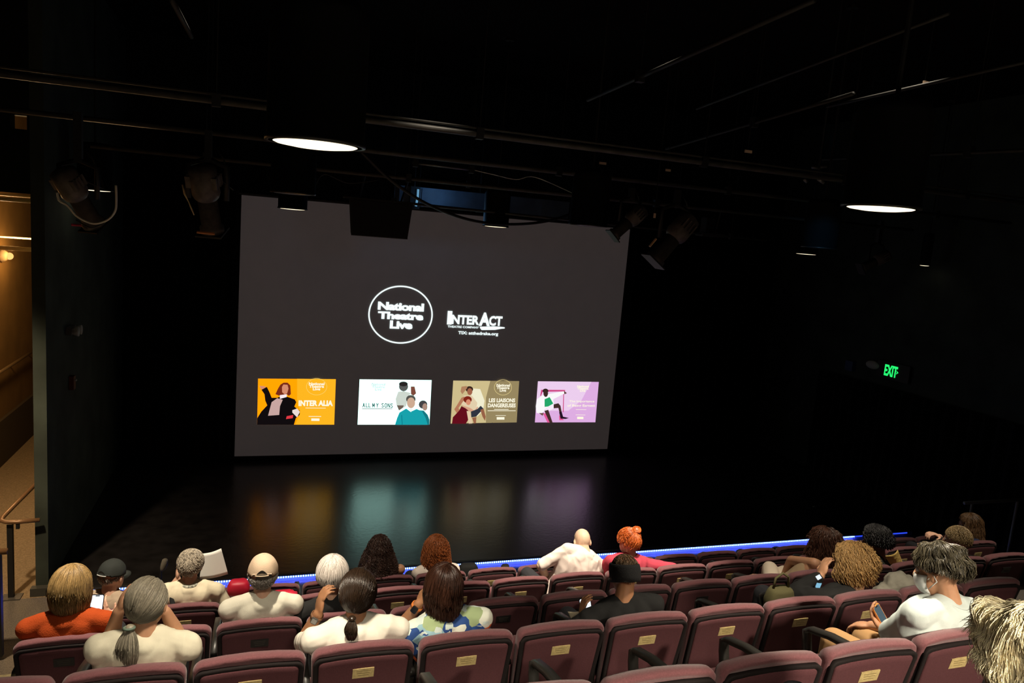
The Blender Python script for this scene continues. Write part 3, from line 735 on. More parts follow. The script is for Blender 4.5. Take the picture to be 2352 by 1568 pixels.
ey0 = XR / (ray(2038, 850).x / ray(2038, 850).y); ey1 = XR / (ray(2073, 853).x / ray(2073, 853).y)
zt_ = ray(2040, 836).z / ray(2040, 836).x * XR; zb_ = ray(2040, 862).z / ray(2040, 862).x * XR
r = root('exit_sign', (XR, (ey0 + ey1) / 2, zb_), 'green glowing exit sign with arrow on the right wall', 'sign')
lbox('sign_housing', METAL, r, -0.06, 0.0, -0.36, 0.34, -0.05, zt_ - zb_ + 0.05)
cu = bpy.data.curves.new('sign_lettering', 'FONT'); cu.body = 'EXIT'; cu.size = 1; cu.offset = 0.03; cu.extrude = 0.01; cu.resolution_u = 3
t = bpy.data.objects.new('t', cu); COL.objects.link(t); dg = bpy.context.evaluated_depsgraph_get(); me = bpy.data.meshes.new_from_object(t.evaluated_get(dg)); bpy.data.objects.remove(t)
N = len(me.vertices); co = np.empty(N * 3); me.vertices.foreach_get('co', co); co = co.reshape(-1, 3); a_ = co.min(0); c_ = co.max(0); new = np.zeros_like(co)
L_ = abs(ey0 - ey1)
new[:, 1] = L_ / 2 - (co[:, 0] - a_[0]) / (c_[0] - a_[0]) * L_ * 0.86
new[:, 2] = (co[:, 1] - a_[1]) / (c_[1] - a_[1]) * (zt_ - zb_)
new[:, 0] = -0.062 - (co[:, 2] - a_[2]) * 0.2
me.vertices.foreach_set('co', new.ravel()); me.materials.clear(); me.materials.append(EXG)
o = bpy.data.objects.new('sign_lettering', me); COL.objects.link(o); o.parent = r
b = MB(); hz = (zt_ - zb_) / 2; y_ = -L_ / 2 + 0.04
b.add([(-0.064, y_ + .03, hz + .035), (-0.064, y_ - .02, hz), (-0.064, y_ + .03, hz - .035), (-0.062, y_ + .015, hz)], [(0, 1, 2, 3)]); b.build('arrow', EXG, r)
def onright(px, py):
    q = ray(px, py); return q * (XR / q.x)
p = onright(2010, 838); r = root('wall_emergency_lamp', p, 'pale oval emergency lamp on the right wall beside the exit sign', 'emergency light')
b = MB(); b.ell((-0.05, 0, 0), (0.05, 0.16, 0.075)); b.build('cover', WH, r, True)
b = MB(); b.box(-0.03, 0, -0.14, 0.14, -0.06, 0.06); b.build('back_plate', METAL, r)
p = onright(1957, 840); r = root('wall_speaker', p, 'small blue tinted box on the right wall, left of the exit sign', 'box')
b = MB(); b.box(-0.08, 0, -0.09, 0.09, -0.09, 0.09); b.build('case', mat('dark_blue_plastic', (0.04, 0.08, 0.2), 0.5), r)
# railing and side platform at the right
p = at(2215, 1155, 7.0); q_ = at(2352, 1162, 7.0)
r = root('side_railing', (p.x, 7.0, FL[1]), 'grey tube railing at the dark right side beyond the seats', 'railing')
h_ = p.z - FL[1]
b = MB(); b.tube([(0, 0, h_), (10.45 - p.x, 0, h_)], 0.022, 10); b.build('top_rail', mat('rail_grey', (0.4, 0.4, 0.4), 0.5), r, True)
for xx in (0.15, 1.0):
    b = MB(); b.tube([(xx, 0, 0), (xx, 0, h_)], 0.02, 8); b.build('post', MATS['rail_grey'], r, True)
# microphone at the stage edge
p = at(370, 1296, 8.1)
r = root('microphone', (p.x, 8.1, FL[1]), 'small grey microphone on a stand at the stage edge', 'microphone')
h_ = p.z - FL[1]
b = MB(); b.tube([(0, 0, 0.0), (0, 0, 0.02)], 0.11, 20); b.build('base', METAL, r)
b = MB(); b.tube([(0, 0, 0.02), (0, 0, h_ - 0.1), (0.005, 0, h_ - 0.06)], 0.009, 8); b.build('stand', METAL, r, True)
b = MB(); b.tube([(0.005, 0, h_ - 0.07), (0.02, 0, h_ - 0.04), (0.03, 0, h_ - 0.0), (0.04, 0, h_ + 0.045), (0.043, 0, h_ + 0.06)], [0.014, 0.03, 0.034, 0.032, 0.018], 14); b.build('foam_cover', mat('grey_foam', (0.25, 0.25, 0.24), 0.95, bump=0.5), r, True)
p = at(1867, 1188, 9.6)
b = MB(); b.tube([(p.x - 0.03, 9.6, SZ + 0.006), (p.x + 0.03, 9.62, SZ + 0.006)], 0.006, 6); tag(b.build('floor_scrap', WH), 'tiny pale scrap lying on the dark stage floor', 'scrap')
#==SEATS==
# ------------------------------------------------------------------ seats
PITCH = 0.523
X0 = {1: 0.186, 2: 0.078, 3: 0.07, 4: 0.017, 5: -0.04, 6: -0.1}


def seat_parts():
    P = {}
    b = MB()

    def outline(hw, z0, z1, r, ins, yb, lean=0.2, bot=0.90, crown=0.006):
        pts = []
        hw -= ins; z1 -= ins; z0 += ins; r = max(r - ins, 0.01)
        for cx, a0 in ((1, 0), (-1, 90)):
            for i in range(7):
                a = math.radians(a0 + 90 * i / 6)
                x = cx * (hw - r) + r * math.cos(a); z = z1 - r + r * math.sin(a)
                pts.append([x, z])
        pts.insert(7, [0.12, z1 + crown * 0.7]); pts.insert(8, [0, z1 + crown]); pts.insert(9, [-0.12, z1 + crown * 0.7])
        hb = hw * bot
        pts += [[-hb, z0 + r * .6], [-hb + r * .6, z0], [hb - r * .6, z0], [hb, z0 + r * .6]]
        return [V((x, yb + (0.93 - z) * lean - 0.03 * (x / 0.25) ** 2 * 0 + 0.022 * (x / 0.25) ** 2 * -1 + 0.022, z)) for x, z in pts]
    # padded cushion with rolled edge, hollowed a little toward the sitter
    b.loft([outline(.25, .36, .93, .045, q, y) for q, y in ((0.03, 0.012), (0.012, 0.004), (0.003, 0.014), (0.0, 0.032), (0.003, 0.055), (0.014, 0.075), (0.035, 0.088), (0.08, 0.094))])
    P['backrest'] = (b, PLUM)
    b = MB(); b.loft([outline(.241, .35, .897, .035, q, y, bot=0.93, crown=0) for q, y in ((0.0, 0.012), (0.0, -0.008), (0.004, -0.012), (0.02, -0.012), (0.022, -0.004))]); P['back_frame'] = (b, mat('dark_seat_frame', (0.010, 0.007, 0.007), 0.85, 0.2))
    b = MB(); b.loft([outline(.216, .38, .880, .025, q, y, bot=0.94, crown=0) for q, y in ((0.0, 0.0), (0.0, -0.012), (0.006, -0.017), (0.03, -0.018))]); P['back_panel'] = (b, PLUMB)

    def plaque(m):
        b = MB(); z0, z1 = 0.765, 0.82
        y0 = (0.93 - z0) * 0.2 + 0.022 - 0.026; y1 = (0.93 - z1) * 0.2 + 0.022 - 0.026
        b.loft([[(-.052, y0, z0), (.052, y0, z0), (.052, y0 + .006, z0), (-.052, y0 + .006, z0)], [(-.052, y1, z1), (.052, y1, z1), (.052, y1 + .006, z1), (-.052, y1 + .006, z1)]])
        for zz in (.805, .793, .78):
            t = (zz - z0) / (z1 - z0); y = y0 + (y1 - y0) * t
            b.box(-.036 + (.81 - zz) * .3, .036 - (.81 - zz) * .3, y - .0008, y + .001, zz - .0018, zz + .0018, 1)
        return (b, [m, mat('engraving', (0.2, 0.15, 0.06), 0.6) if m is PLAQ else mat('dark_engraving', (0.03, 0.025, 0.02), 0.6)])
    P['plaque'] = plaque(PLAQ); P['plaque_dark'] = plaque(PLAQD)

    def pan(up):
        b = MB(); rings = []
        for q, t in ((0.03, 0), (0.008, 0.012), (0, 0.035), (0.004, 0.07), (0.03, 0.088)):
            r_ = []
            for sx_, sy_ in ((1, 1), (-1, 1), (-1, -1), (1, -1)):
                for i in range(4):
                    a = math.radians({(1, 1): 0, (-1, 1): 90, (-1, -1): 180, (1, -1): 270}[(sx_, sy_)] + 30 * i)
                    x = sx_ * (.225 - .04) + (.04) * math.cos(a); y = sy_ * (.21 - .04) + .04 * math.sin(a)
                    x *= (1 - q * 3); y *= (1 - q * 3)
                    r_.append((x, y, t))
            rings.append(r_)
        b.loft(rings)
        if up: b.v = [(x, 0.20 + z * 1.0 + (.21 - y) * -0.0 + (0.21 - y) * 0.02, 0.55 + y) for x, y, z in b.v]
        else: b.v = [(x, 0.38 + y, 0.37 + z) for x, y, z in b.v]
        return (b, PLUM)
    P['seat_up'] = pan(True); P['seat_down'] = pan(False)
    b = MB()
    w_ = 0.024

    def bar(path, w_, t_):
        rings = []
        for k, (y, z) in enumerate(path):
            p0_ = path[max(k - 1, 0)]; p1__ = path[min(k + 1, len(path) - 1)]
            dy, dz = p1__[0] - p0_[0], p1__[1] - p0_[1]; L = math.hypot(dy, dz); ny, nz_ = -dz / L * t_, dy / L * t_
            rings.append([(-w_, y - ny, z - nz_), (w_, y - ny, z - nz_), (w_ * 0.8, y + ny, z + nz_), (-w_ * 0.8, y + ny, z + nz_)])
        return rings
    b.loft(bar([(0.12, 0.695), (0.30, 0.70), (0.52, 0.665), (0.66, 0.625), (0.69, 0.60), (0.685, 0.55), (0.64, 0.38), (0.57, 0.30)], w_, 0.014))
    P['armrest'] = (b, ARM)
    b = MB(); b.box(-.02, .02, .14, .19, 0.02, .66); b.box(-.018, .018, .15, .6, .27, .33); b.box(-.02, .02, .36, .40, 0.02, .3); b.box(-.03, .03, .1, .5, 0, .02)
    P['stanchion'] = (b, ARM)
    return P


SPART = {}
for k_, (b_, m_) in seat_parts().items():
    nm = {'plaque_dark': 'plaque', 'seat_up': 'seat', 'seat_down': 'seat'}.get(k_, k_)
    o_ = b_.build(nm, m_, None, k_ in ('armrest',) or 'plaque' not in k_ and 'stanch' not in k_ and k_ != 'armrest')
    if k_ in ('backrest', 'seat_up', 'seat_down'): pass
    SPART[k_] = o_
ROWN = {1: 'front row', 2: 'second row', 3: 'third row', 4: 'fourth row', 5: 'fifth row', 6: 'sixth row'}
USED = set()


def put_part(key, parent, x=0.0):
    src = SPART[key]
    if key not in USED:
        o = src; USED.add(key)
    else:
        o = src.copy(); COL.objects.link(o)
    o.parent = parent; o.location = (x, 0, 0)
    return o


def seat(row, k, occupied, label, plq=True, dark=False, last=False, first=False):
    x = X0[row] + PITCH * k
    r = root('theatre_seat', (x, RY[row], FL[row]), label, 'seat', 'plum theatre seats of the ' + ROWN[row])
    put_part('backrest', r); put_part('back_frame', r); put_part('back_panel', r)
    if plq: put_part('plaque_dark' if dark else 'plaque', r)
    put_part('seat_down' if occupied else 'seat_up', r)
    put_part('armrest', r, PITCH / 2); put_part('stanchion', r, PITCH / 2)
    if first: put_part('armrest', r, -PITCH / 2); put_part('stanchion', r, -PITCH / 2)
    return r


# which seats exist and who sits in them (k counts from the seat nearest x = 0)
ROWS = {1: range(-2, 17), 2: range(-2, 15), 3: range(-2, 13), 4: range(-2, 10), 5: range(2, 8), 6: range(3, 5)}
OCC = {(3, -2): 'the woman in the orange top', (2, -2): 'the man in the black cap', (4, -1): 'the grey ponytail woman', (2, -1): 'the reader holding white sheets',
       (3, 0): 'the man in the tan cap', (3, 1): 'the white bobbed person', (1, 2): 'the woman with long dark curls', (1, 3): 'the woman with copper curls',
       (4, 1): 'the dark ponytail woman', (4, 2): 'the woman in the patterned blouse', (2, 5): 'the bald man in the white shirt', (2, 6): 'the woman with the orange bun',
       (4, 4): 'the man in black', (3, 8): 'the woman in pale trousers', (4, 7): 'the blond curly person', (3, 9): 'the person with black curls',
       (3, 11): 'the sandy haired person', (2, 14): 'the navy woman', (5, 6): 'the masked person', (6, 4): 'the woman nearest the camera', 
       (2, 12): '', }
OCC.pop((2, 12))
ORDN = ['first', 'second', 'third', 'fourth', 'fifth', 'sixth', 'seventh', 'eighth', 'ninth', 'tenth', 'eleventh', 'twelfth', 'thirteenth', 'fourteenth', 'fifteenth', 'sixteenth', 'seventeenth', 'eighteenth', 'nineteenth', 'twentieth']
for row, ks in ROWS.items():
    ks = list(ks)
    for i, k in enumerate(ks):
        rn = ROWN[row]
        if (row, k) in OCC: lab = 'plum theatre seat in the %s under %s' % (rn, OCC[(row, k)])
        else:
            c_ = [(abs(j - k), j) for j in ks if (row, j) in OCC and abs(j - k) <= 3]
            if c_:
                d_, j = min(c_)
                lab = 'empty plum seat in the %s, %s %s of %s' % (rn, ['', 'directly', 'second', 'third'][d_], 'right' if k > j else 'left', OCC[(row, j)])
                if len(lab.split()) > 16: lab = lab.replace('empty plum seat in the ', 'empty plum seat, ').replace(' row in view', ' row')
                if len(lab.split()) > 16: lab = lab.replace('directly right', 'right').replace('directly left', 'left')
            else: lab = 'empty plum theatre seat, %s from the left in the %s' % (ORDN[i], rn)
        seat(row, k, (row, k) in OCC, lab, dark=(row == 3), plq=not (row in (1, 2) and k in (11,)), first=(i == 0))
for k_, o_ in SPART.items():
    if k_ not in USED: bpy.data.objects.remove(o_)

# ------------------------------------------------------------------ people
SKIN = {}


def skin(name, c):
    m = mat('skin_' + name, c, 0.55, 0.4, nz=0.06, nscale=25)
    m.node_tree.nodes['Principled BSDF'].inputs['Subsurface Weight'].default_value = 0.08
    m.node_tree.nodes['Principled BSDF'].inputs['Subsurface Scale'].default_value = 0.02
    return m


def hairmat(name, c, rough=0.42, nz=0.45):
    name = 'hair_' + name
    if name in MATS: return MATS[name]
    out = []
    for suffix, k in (('', 1.0), ('_shell_shade', 0.72)):  # under-shell copy, darkened like shade so the strands stand out
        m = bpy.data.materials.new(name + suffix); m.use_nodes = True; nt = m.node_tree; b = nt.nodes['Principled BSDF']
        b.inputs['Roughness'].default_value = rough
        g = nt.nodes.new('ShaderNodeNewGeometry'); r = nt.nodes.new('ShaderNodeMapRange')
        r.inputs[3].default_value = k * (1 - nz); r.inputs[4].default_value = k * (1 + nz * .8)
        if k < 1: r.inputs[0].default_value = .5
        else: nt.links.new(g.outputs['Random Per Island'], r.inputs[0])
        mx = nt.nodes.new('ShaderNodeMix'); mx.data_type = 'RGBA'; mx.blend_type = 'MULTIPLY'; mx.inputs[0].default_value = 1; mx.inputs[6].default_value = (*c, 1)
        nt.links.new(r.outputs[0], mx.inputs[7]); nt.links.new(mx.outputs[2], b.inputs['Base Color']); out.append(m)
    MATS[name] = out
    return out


def rotm(yaw, pitch, roll):
    return (Matrix.Rotation(math.radians(yaw), 3, 'Z') @ Matrix.Rotation(math.radians(-pitch), 3, 'X') @ Matrix.Rotation(math.radians(roll), 3, 'Y'))


def capsule(b, a, c, ra, rb, n=12):
    a, c = V(a), V(c); d = c - a
    if d.length < 1e-6: return
    t = d.normalized(); up = V((0, 0, 1)) if abs(t.z) < .9 else V((1, 0, 0)); u = t.cross(up).normalized(); v = t.cross(u); rings = []
    for th in (-80, -50, -20):
        s, q = math.sin(math.radians(th)), math.cos(math.radians(th)); rings.append((a + t * ra * s, ra * q))
    rings += [(a, ra), (c, rb)]
    for th in (20, 50, 80):
        s, q = math.sin(math.radians(th)), math.cos(math.radians(th)); rings.append((c + t * rb * s, rb * q))
    b.loft([[p + (u * math.cos(2 * PI * i / n) + v * math.sin(2 * PI * i / n)) * r for i in range(n)] for p, r in rings])


def ik(S, W, hint, a, c):
    d = W - S; L = d.length
    if L > (a + c) * 0.985:
        k = L / ((a + c) * 0.985); a *= k; c *= k
    t = d.normalized(); m = (a * a - c * c + L * L) / (2 * L); h = math.sqrt(max(a * a - m * m, 0))
    p = V(hint); p = p - t * p.dot(t); p.normalize()
    return S + t * m + p * h


def hand(b, W, d, pn, curl=0.5, side=1, sc_=1.0):
    """W wrist, d direction of the fingers, pn the way the palm faces"""
    d = V(d).normalized(); pn = V(pn); pn = (pn - d * pn.dot(d)).normalized(); s = d.cross(pn) * side
    M = Matrix((s, d, pn)).transposed()
    b.ell(W + d * 0.045 * sc_, (0.042 * sc_, 0.052 * sc_, 0.017 * sc_), M, 14, 8)
    for i, (off, ln) in enumerate(((0.031, 0.90), (0.010, 1.0), (-0.011, 0.94), (-0.031, 0.76))):
        p = W + d * 0.085 * sc_ + s * off * sc_; ang = 0
        for j, seg in enumerate((0.042, 0.027, 0.021)):
            ang += curl * (0.9, 1.1, 0.8)[j]
            q = p + (d * math.cos(ang) + pn * math.sin(ang) + s * (off * 1.2)) * seg * ln * sc_
            capsule(b, p, q, 0.0088 * sc_ - j * 0.0008, 0.008 * sc_ - j * 0.0008, 8); p = q
    p = W + s * 0.030 * sc_ + d * 0.02 * sc_
    q = p + (s * 0.75 + d * 0.65 + pn * 0.3).normalized() * 0.042 * sc_; capsule(b, p, q, 0.012 * sc_, 0.010 * sc_, 8)
    q2 = q + (s * 0.25 + d * 0.85 + pn * (0.2 + curl * 0.5)).normalized() * 0.032 * sc_; capsule(b, q, q2, 0.010 * sc_, 0.008 * sc_, 8)


def strand(b, pts, r):
    n = len(pts); rings = []
    for k in range(n):
        t = pts[min(k + 1, n - 1)] - pts[max(k - 1, 0)]
        a = V((-t.y, t.x, 0.001 + t.z * 0.1)); 
        if a.length < 1e-6: a = V((1, 0, 0))
        a.normalize(); c = t.cross(a)
        if c.length > 1e-9: c.normalize()
        rr = r * (0.6 if k == 0 else (0.25 if k == n - 1 else 1.0))
        rings.append([pts[k] + a * rr, pts[k] - a * rr * .5 + c * rr * .87, pts[k] - a * rr * .5 - c * rr * .87])
    b.loft(rings, 0, False)


class Hair:
    wave = 0.0; wf = 16.0

    def __init__(s, M, H, sc_=1.0, vol=1.0, back=100, side=92, front=52, drop=0.0, dside=None, spread=0.1, tuck=0.0, c=(0, -0.012, 0.02), rad=(.083, .101, .100), seed=1, droplimit=125, part=0.0):
        s.M, s.H, s.sc, s.vol = M, H, sc_, vol; s.b_, s.s_, s.f_ = back, side, front
        s.drop = drop; s.dside = drop if dside is None else dside; s.spread, s.tuck = spread, tuck
        s.c = V(c); s.rad = V(rad) * vol; s.g = M.transposed() @ V((0, 0, -1)); s.rnd = random.Random(seed); s.lim = droplimit; s.part = part

    def thm(s, ph):
        a = abs(math.degrees(ph))
        if a < 90: v = s.b_ + (s.s_ - s.b_) * a / 90
        else: v = s.s_ + (s.f_ - s.s_) * (a - 90) / 90
        return math.radians(v)

    def dr(s, ph):
        a = abs(math.degrees(ph))
        if a > s.lim: return 0.0
        return s.drop + (s.dside - s.drop) * min(a / 90, 1)

    def dirp(s, th, ph, lift=0.0):
        d = V((math.sin(th) * math.sin(ph), -math.sin(th) * math.cos(ph), math.cos(th)))
        d2 = V((d.x * (s.rad.x + lift), d.y * (s.rad.y + lift), d.z * (s.rad.z + lift)))
        return s.c + d2

    def path(s, ph, u, lift=0.0, dk=1.0):
        tm = s.thm(ph); LA = tm * 0.1; LB = s.dr(ph) * dk; l = u * (LA + LB)
        if l <= LA or LB == 0: return s.dirp(tm * min(l / LA, 1), ph, lift)
        p = s.dirp(tm, ph, lift); t = (l - LA)
        out = V((math.sin(ph), -math.cos(ph), 0)); q = t / LB
        return p + s.g * t + out * (s.spread * t * (1 - q * 0.35) - s.tuck * q * q)

    def w(s, p): return s.H + s.M @ (p * s.sc)

    def shell(s, b, nphi=48, nu=18, lift=-0.003, nz=0.004, nsc=30):
        vs = []; fs = []
        for j in range(nu + 1):
            for i in range(nphi):
                ph = -PI + 2 * PI * i / nphi
                p = s.path(ph, j / nu, lift)
                p = p + V((0, 0, 1)) * 0
                h = noise.noise(V((p.x * nsc, p.y * nsc, p.z * nsc * .4)) + V((s.rnd.seed and 0, 0, 0)))
                p = p + (p - s.c).normalized() * h * nz
                vs.append(s.w(p))
        for j in range(nu):
            for i in range(nphi):
                k = (i + 1) % nphi
                fs.append((j * nphi + i, j * nphi + k, (j + 1) * nphi + k, (j + 1) * nphi + i))
        # inner side of the shell, so that it has thickness
        n0 = len(vs); cw = s.H + s.M @ (s.c * s.sc)
        last = vs[-nphi:]
        for p in last: vs.append(p + (cw + s.M @ (s.g * 0.0) - p) * 0.35)
        for i in range(nphi):
            k = (i + 1) % nphi
            fs.append((nu * nphi + i, nu * nphi + k, n0 + k, n0 + i))
        fs.append(tuple(n0 + i for i in range(nphi)))
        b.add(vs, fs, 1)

    def strands(s, b, n, r=0.0022, seg=9, curl=0.0, cl=0.035, jit=0.004, s0=0.45, lmin=0.8, lift=0.004, flat=0.7):
        R = s.rnd
        for _ in range(n):
            ph = R.uniform(-PI, PI); u0 = R.uniform(0, s0); k = R.uniform(lmin, 1.06)
            lf = R.uniform(0.0, lift); pa = R.uniform(0, 6.28); pb = R.uniform(-.25, .25); pts = []
            tot = s.thm(ph) * .1 + s.dr(ph) * k; sg = seg if not curl else max(seg, int(tot / cl * 5))
            sg = min(sg, 40); cr = curl * R.uniform(.7, 1.2); cph = cl * R.uniform(.8, 1.25)
            for i in range(sg + 1):
                u = u0 + (1 - u0) * i / sg
                p = s.path(ph + pb * u * flat, u, lf, k)
                if jit: p = p + noise.noise_vector(V((p.x * 9 + pa, p.y * 9, p.z * 9))) * jit * (1 + 2 * u)
                if s.wave: p = p + noise.noise_vector(V((p.x * s.wf + 7, p.y * s.wf, p.z * s.wf))) * s.wave + (p - s.c).normalized() * noise.noise(V((p.x * s.wf * .8, p.y * s.wf * .8, p.z * s.wf * 1.4 + 3))) * s.wave
                if curl:
                    a = 2 * PI * u * tot / cph + pa
                    rr = cr * min(1, i / 3 + .3)
                    p = p + V((math.cos(a) * rr, math.sin(a) * rr * .6, math.sin(a) * rr))
                pts.append(s.w(p))
            strand(b, pts, r * R.uniform(.7, 1.2))

    def short(s, b, n, ln=0.04, r=0.002, lift=0.012, mess=0.5, comb=(0, 0, -1), tmin=0.0):
        R = s.rnd; cb = V(comb)
        for _ in range(n):
            ph = R.uniform(-PI, PI); tm = s.thm(ph); th = math.acos(math.cos(tmin) - R.random() * (math.cos(tmin) - math.cos(tm))) if tm > tmin else tm
            p = s.dirp(th, ph, -0.004); nrm = (p - s.c).normalized()
            d = cb + V((R.uniform(-1, 1), R.uniform(-1, 1), R.uniform(-1, 1))) * mess; d = d - nrm * d.dot(nrm)
            if d.length < .05: d = V((R.uniform(-1, 1), 1, 0)); d = d - nrm * d.dot(nrm)
            d.normalize(); L = ln * R.uniform(.6, 1.2); pts = []
            for i in range(5):
                t = i / 4
                q = p + d * L * t + nrm * lift * math.sin(t * 2.4) * 1.0 - nrm * (L * t) ** 2 * 4.5
                pts.append(s.w(q))
            strand(b, pts, r * R.uniform(.7, 1.2))

    def gathered(s, b, n, tie, r=0.002, lift=0.004):
        R = s.rnd; T = V(tie); td = (T - s.c); 
        td = V((td.x / s.rad.x, td.y / s.rad.y, td.z / s.rad.z)).normalized()
        for _ in range(n):
            ph = R.uniform(-PI, PI); tm = s.thm(ph); th = tm * R.uniform(.15, 1.0) if R.random() < .5 else tm
            d0 = V((math.sin(th) * math.sin(ph), -math.sin(th) * math.cos(ph), math.cos(th))); lf = R.uniform(0, lift); pts = []
            ang = d0.angle(td)
            if ang < .08: continue
            for i in range(9):
                t = i / 8
                q = (d0 * math.sin((1 - t) * ang) + td * math.sin(t * ang)) / math.sin(ang) if ang < 3.0 else d0.lerp(td, t).normalized()
                pts.append(s.w(s.c + V((q.x * (s.rad.x + lf), q.y * (s.rad.y + lf), q.z * (s.rad.z + lf)))))
            strand(b, pts, r)

    def tail(s, b, n, tie, L, wid, out=0.03, r=0.002, gdir=None):
        R = s.rnd; T = V(tie); g = gdir or s.g
        ctr = []
        for _ in range(n):
            a = R.uniform(0, 6.28); q = math.sqrt(R.random()); pts = []; k = R.uniform(.8, 1.05)
            for i in range(9):
                t = i / 8; ww = wid * math.sin(min(t * 1.25 + .12, 1.45) * PI / 1.6) * q
                p = T + V((0, -out * math.sin(t * PI * .9), 0)) + g * L * k * t + V((math.cos(a) * ww, math.sin(a) * ww * .6, 0))
                pts.append(s.w(p))
            strand(b, pts, r)
        rings = []
        for i in range(9):
            t = i / 8; ww = wid * .85 * math.sin(min(t * 1.25 + .12, 1.45) * PI / 1.6)
            p = T + V((0, -out * math.sin(t * PI * .9), 0)) + g * L * .93 * t
            rings.append([s.w(p + V((math.cos(j * PI / 6) * ww, math.sin(j * PI / 6) * ww * .6, 0))) for j in range(12)])
        b.loft(rings, 1)


PEOPLE = []


def person(label, row, k, px, py, yaw=0, pitch=8, roll=0, byaw=0, dy=0.2, sk=None, sw=0.36, bulk=1.0, top='tee', topm=None, wr=0.006,
           L=None, R=None, hintL=(-.25, -.3, -1), hintR=(.25, -.3, -1), hairf=None, hairm=None, pants=None, hsc=1.0, curlL=.5, curlR=.5, dL=None, dR=None,
           legs=True, kneeL=None, kneeR=None, N_off=(0, 0, 0), pel=(0, 0, 0), pnL=None, pnR=None, long_to=None, eL=None, eR=None):
    x = X0[row] + PITCH * k; f = FL[row]
    H = at(px, py, RY[row] + dy + .05)
    loc = V((x, RY[row] + 0.36, f + 0.46)); r = root('person', loc, label, 'person')
    M = rotm(yaw, pitch, roll)
    S_ = hsc
    N = H + M @ (V((0, -0.02, -0.07)) * S_) + V((0, -0.025, -0.065)) + V(N_off)
    Pv = V((x, RY[row] + 0.35, f + 0.56)) + V(pel)
    if Pv.y - N.y < 0.02 and N.y > Pv.y + .15: pass
    BY = Matrix.Rotation(math.radians(byaw), 3, 'Z'); rt = BY @ V((1, 0, 0)); fw = BY @ V((0, 1, 0))
    ax = (N - Pv).normalized()
    rt = (rt - ax * rt.dot(ax)).normalized(); fw2 = ax.cross(rt)
    sdn = V((0, 0, -0.058)); SL = N - rt * sw / 2 + sdn; SR = N + rt * sw / 2 + sdn

    def torso(b, g, neck=True, low=0.0):
        spec = ((-0.1, .15, .11), (0.0, .172, .125), (.2, .160, .116), (.42, .150, .110), (.62, .163, .110), (.78, .176, .106), (.87, .172, .096), (.94, .138, .080), (1.0, .075, .062)) if neck else ((-0.05, .16, .12), (0.0, .172, .128), (.2, .160, .116), (.42, .150, .110), (.62, .163, .110), (.78, .176, .106), (.87, .172, .096), (.94, .138, .080), (.985, .078, .066))
        rings = []
        for t, rx, ry in spec:
            if t < low: continue
            kk = sw / .36
            c = Pv.lerp(N, t) - fw2 * (0.025 * math.sin(t * PI))
            rings.append([c + rt * math.cos(2 * PI * i / 24) * ((rx * (kk if t > .5 else 1) * (bulk if t < .8 else 1)) + g) + fw2 * math.sin(2 * PI * i / 24) * (ry * bulk + g) for i in range(24)])
        b.loft(rings)
        for S in (SL, SR):
            capsule(b, S + (N - S) * .80 + V((0, 0, -.002)), S, .046 + g, .050 + g)
            b.ell(Pv.lerp(N, .84) + rt * .07 * (1 if S is SR else -1) - fw2 * .03, (.085 + g * 1.3, .075 + g * 1.3, .10), Matrix((rt, fw2, ax)).transposed())
        if not neck:
            b.ell(N - ax * .006 - fw2 * .030, (.078, .062, .042), Matrix((rt, fw2, ax)).transposed())
            b.ell(N - ax * .022 - fw2 * .012, (.092, .080, .045), Matrix((rt, fw2, ax)).transposed())
            b.ell(Pv.lerp(N, .86) - fw2 * .03, (.10, .085, .09), Matrix((rt, fw2, ax)).transposed())
    WL = L if L is not None else Pv - rt * .10 + V((0, .30, .06)); WR = R if R is not None else Pv + rt * .10 + V((0, .30, .06))
    EL = ik(SL, WL, hintL, .28, .245); ER = ik(SR, WR, hintR, .28, .245)
    if eL is not None: EL = V(eL)
    if eR is not None: ER = V(eR)
    b = MB(); torso(b, -.007)
    # head
    b.ell(H + M @ (V((0, -0.008, 0.022)) * S_), (.075 * S_, .092 * S_, .093 * S_), M, 20, 14)
    b.ell(H + M @ (V((0, 0.032, -0.045)) * S_), (.056 * S_, .056 * S_, .072 * S_), M)
    b.ell(H + M @ (V((0, 0.045, -0.088)) * S_), (.03 * S_, .032 * S_, .025 * S_), M)
    b.ell(H + M @ (V((0, 0.076, 0.028)) * S_), (.05 * S_, .018 * S_, .014 * S_), M)
    capsule(b, H + M @ (V((0, .086, .012)) * S_), H + M @ (V((0, .106, -.026)) * S_), .009 * S_, .014 * S_)
    b.ell(H + M @ (V((0, 0.084, -0.058)) * S_), (.024 * S_, .012 * S_, .008 * S_), M)
    b.ell(H + M @ (V((0, 0.082, -0.070)) * S_), (.020 * S_, .012 * S_, .008 * S_), M)
    for s in (-1, 1):
        b.ell(H + M @ (V((s * .077, -.004, -.012)) * S_), (.010 * S_, .019 * S_, .031 * S_), M @ Matrix.Rotation(s * .35, 3, 'Z'))
    capsule(b, H + M @ (V((0, -.022, -.05)) * S_), N + V((0, 0, -.02)), .050, .058)
    for (S, E, W, s, dd, cu, pn_) in ((SL, EL, WL, 1, dL, curlL, pnL), (SR, ER, WR, -1, dR, curlR, pnR)):
        capsule(b, S, E, .047 * bulk, .038); capsule(b, E, E.lerp(W, .35), .039, .037); capsule(b, E.lerp(W, .35), W, .037, .026)
        dd = V(dd) if dd is not None else (W - E)
        pn_ = V(pn_) if pn_ is not None else V((0, 0, -1)) if abs(dd.normalized().z) < .8 else V((s, 0.3, 0))
        hand(b, W, dd, pn_, cu, s if s == 1 else -1, 1.0)
    HIPS = []
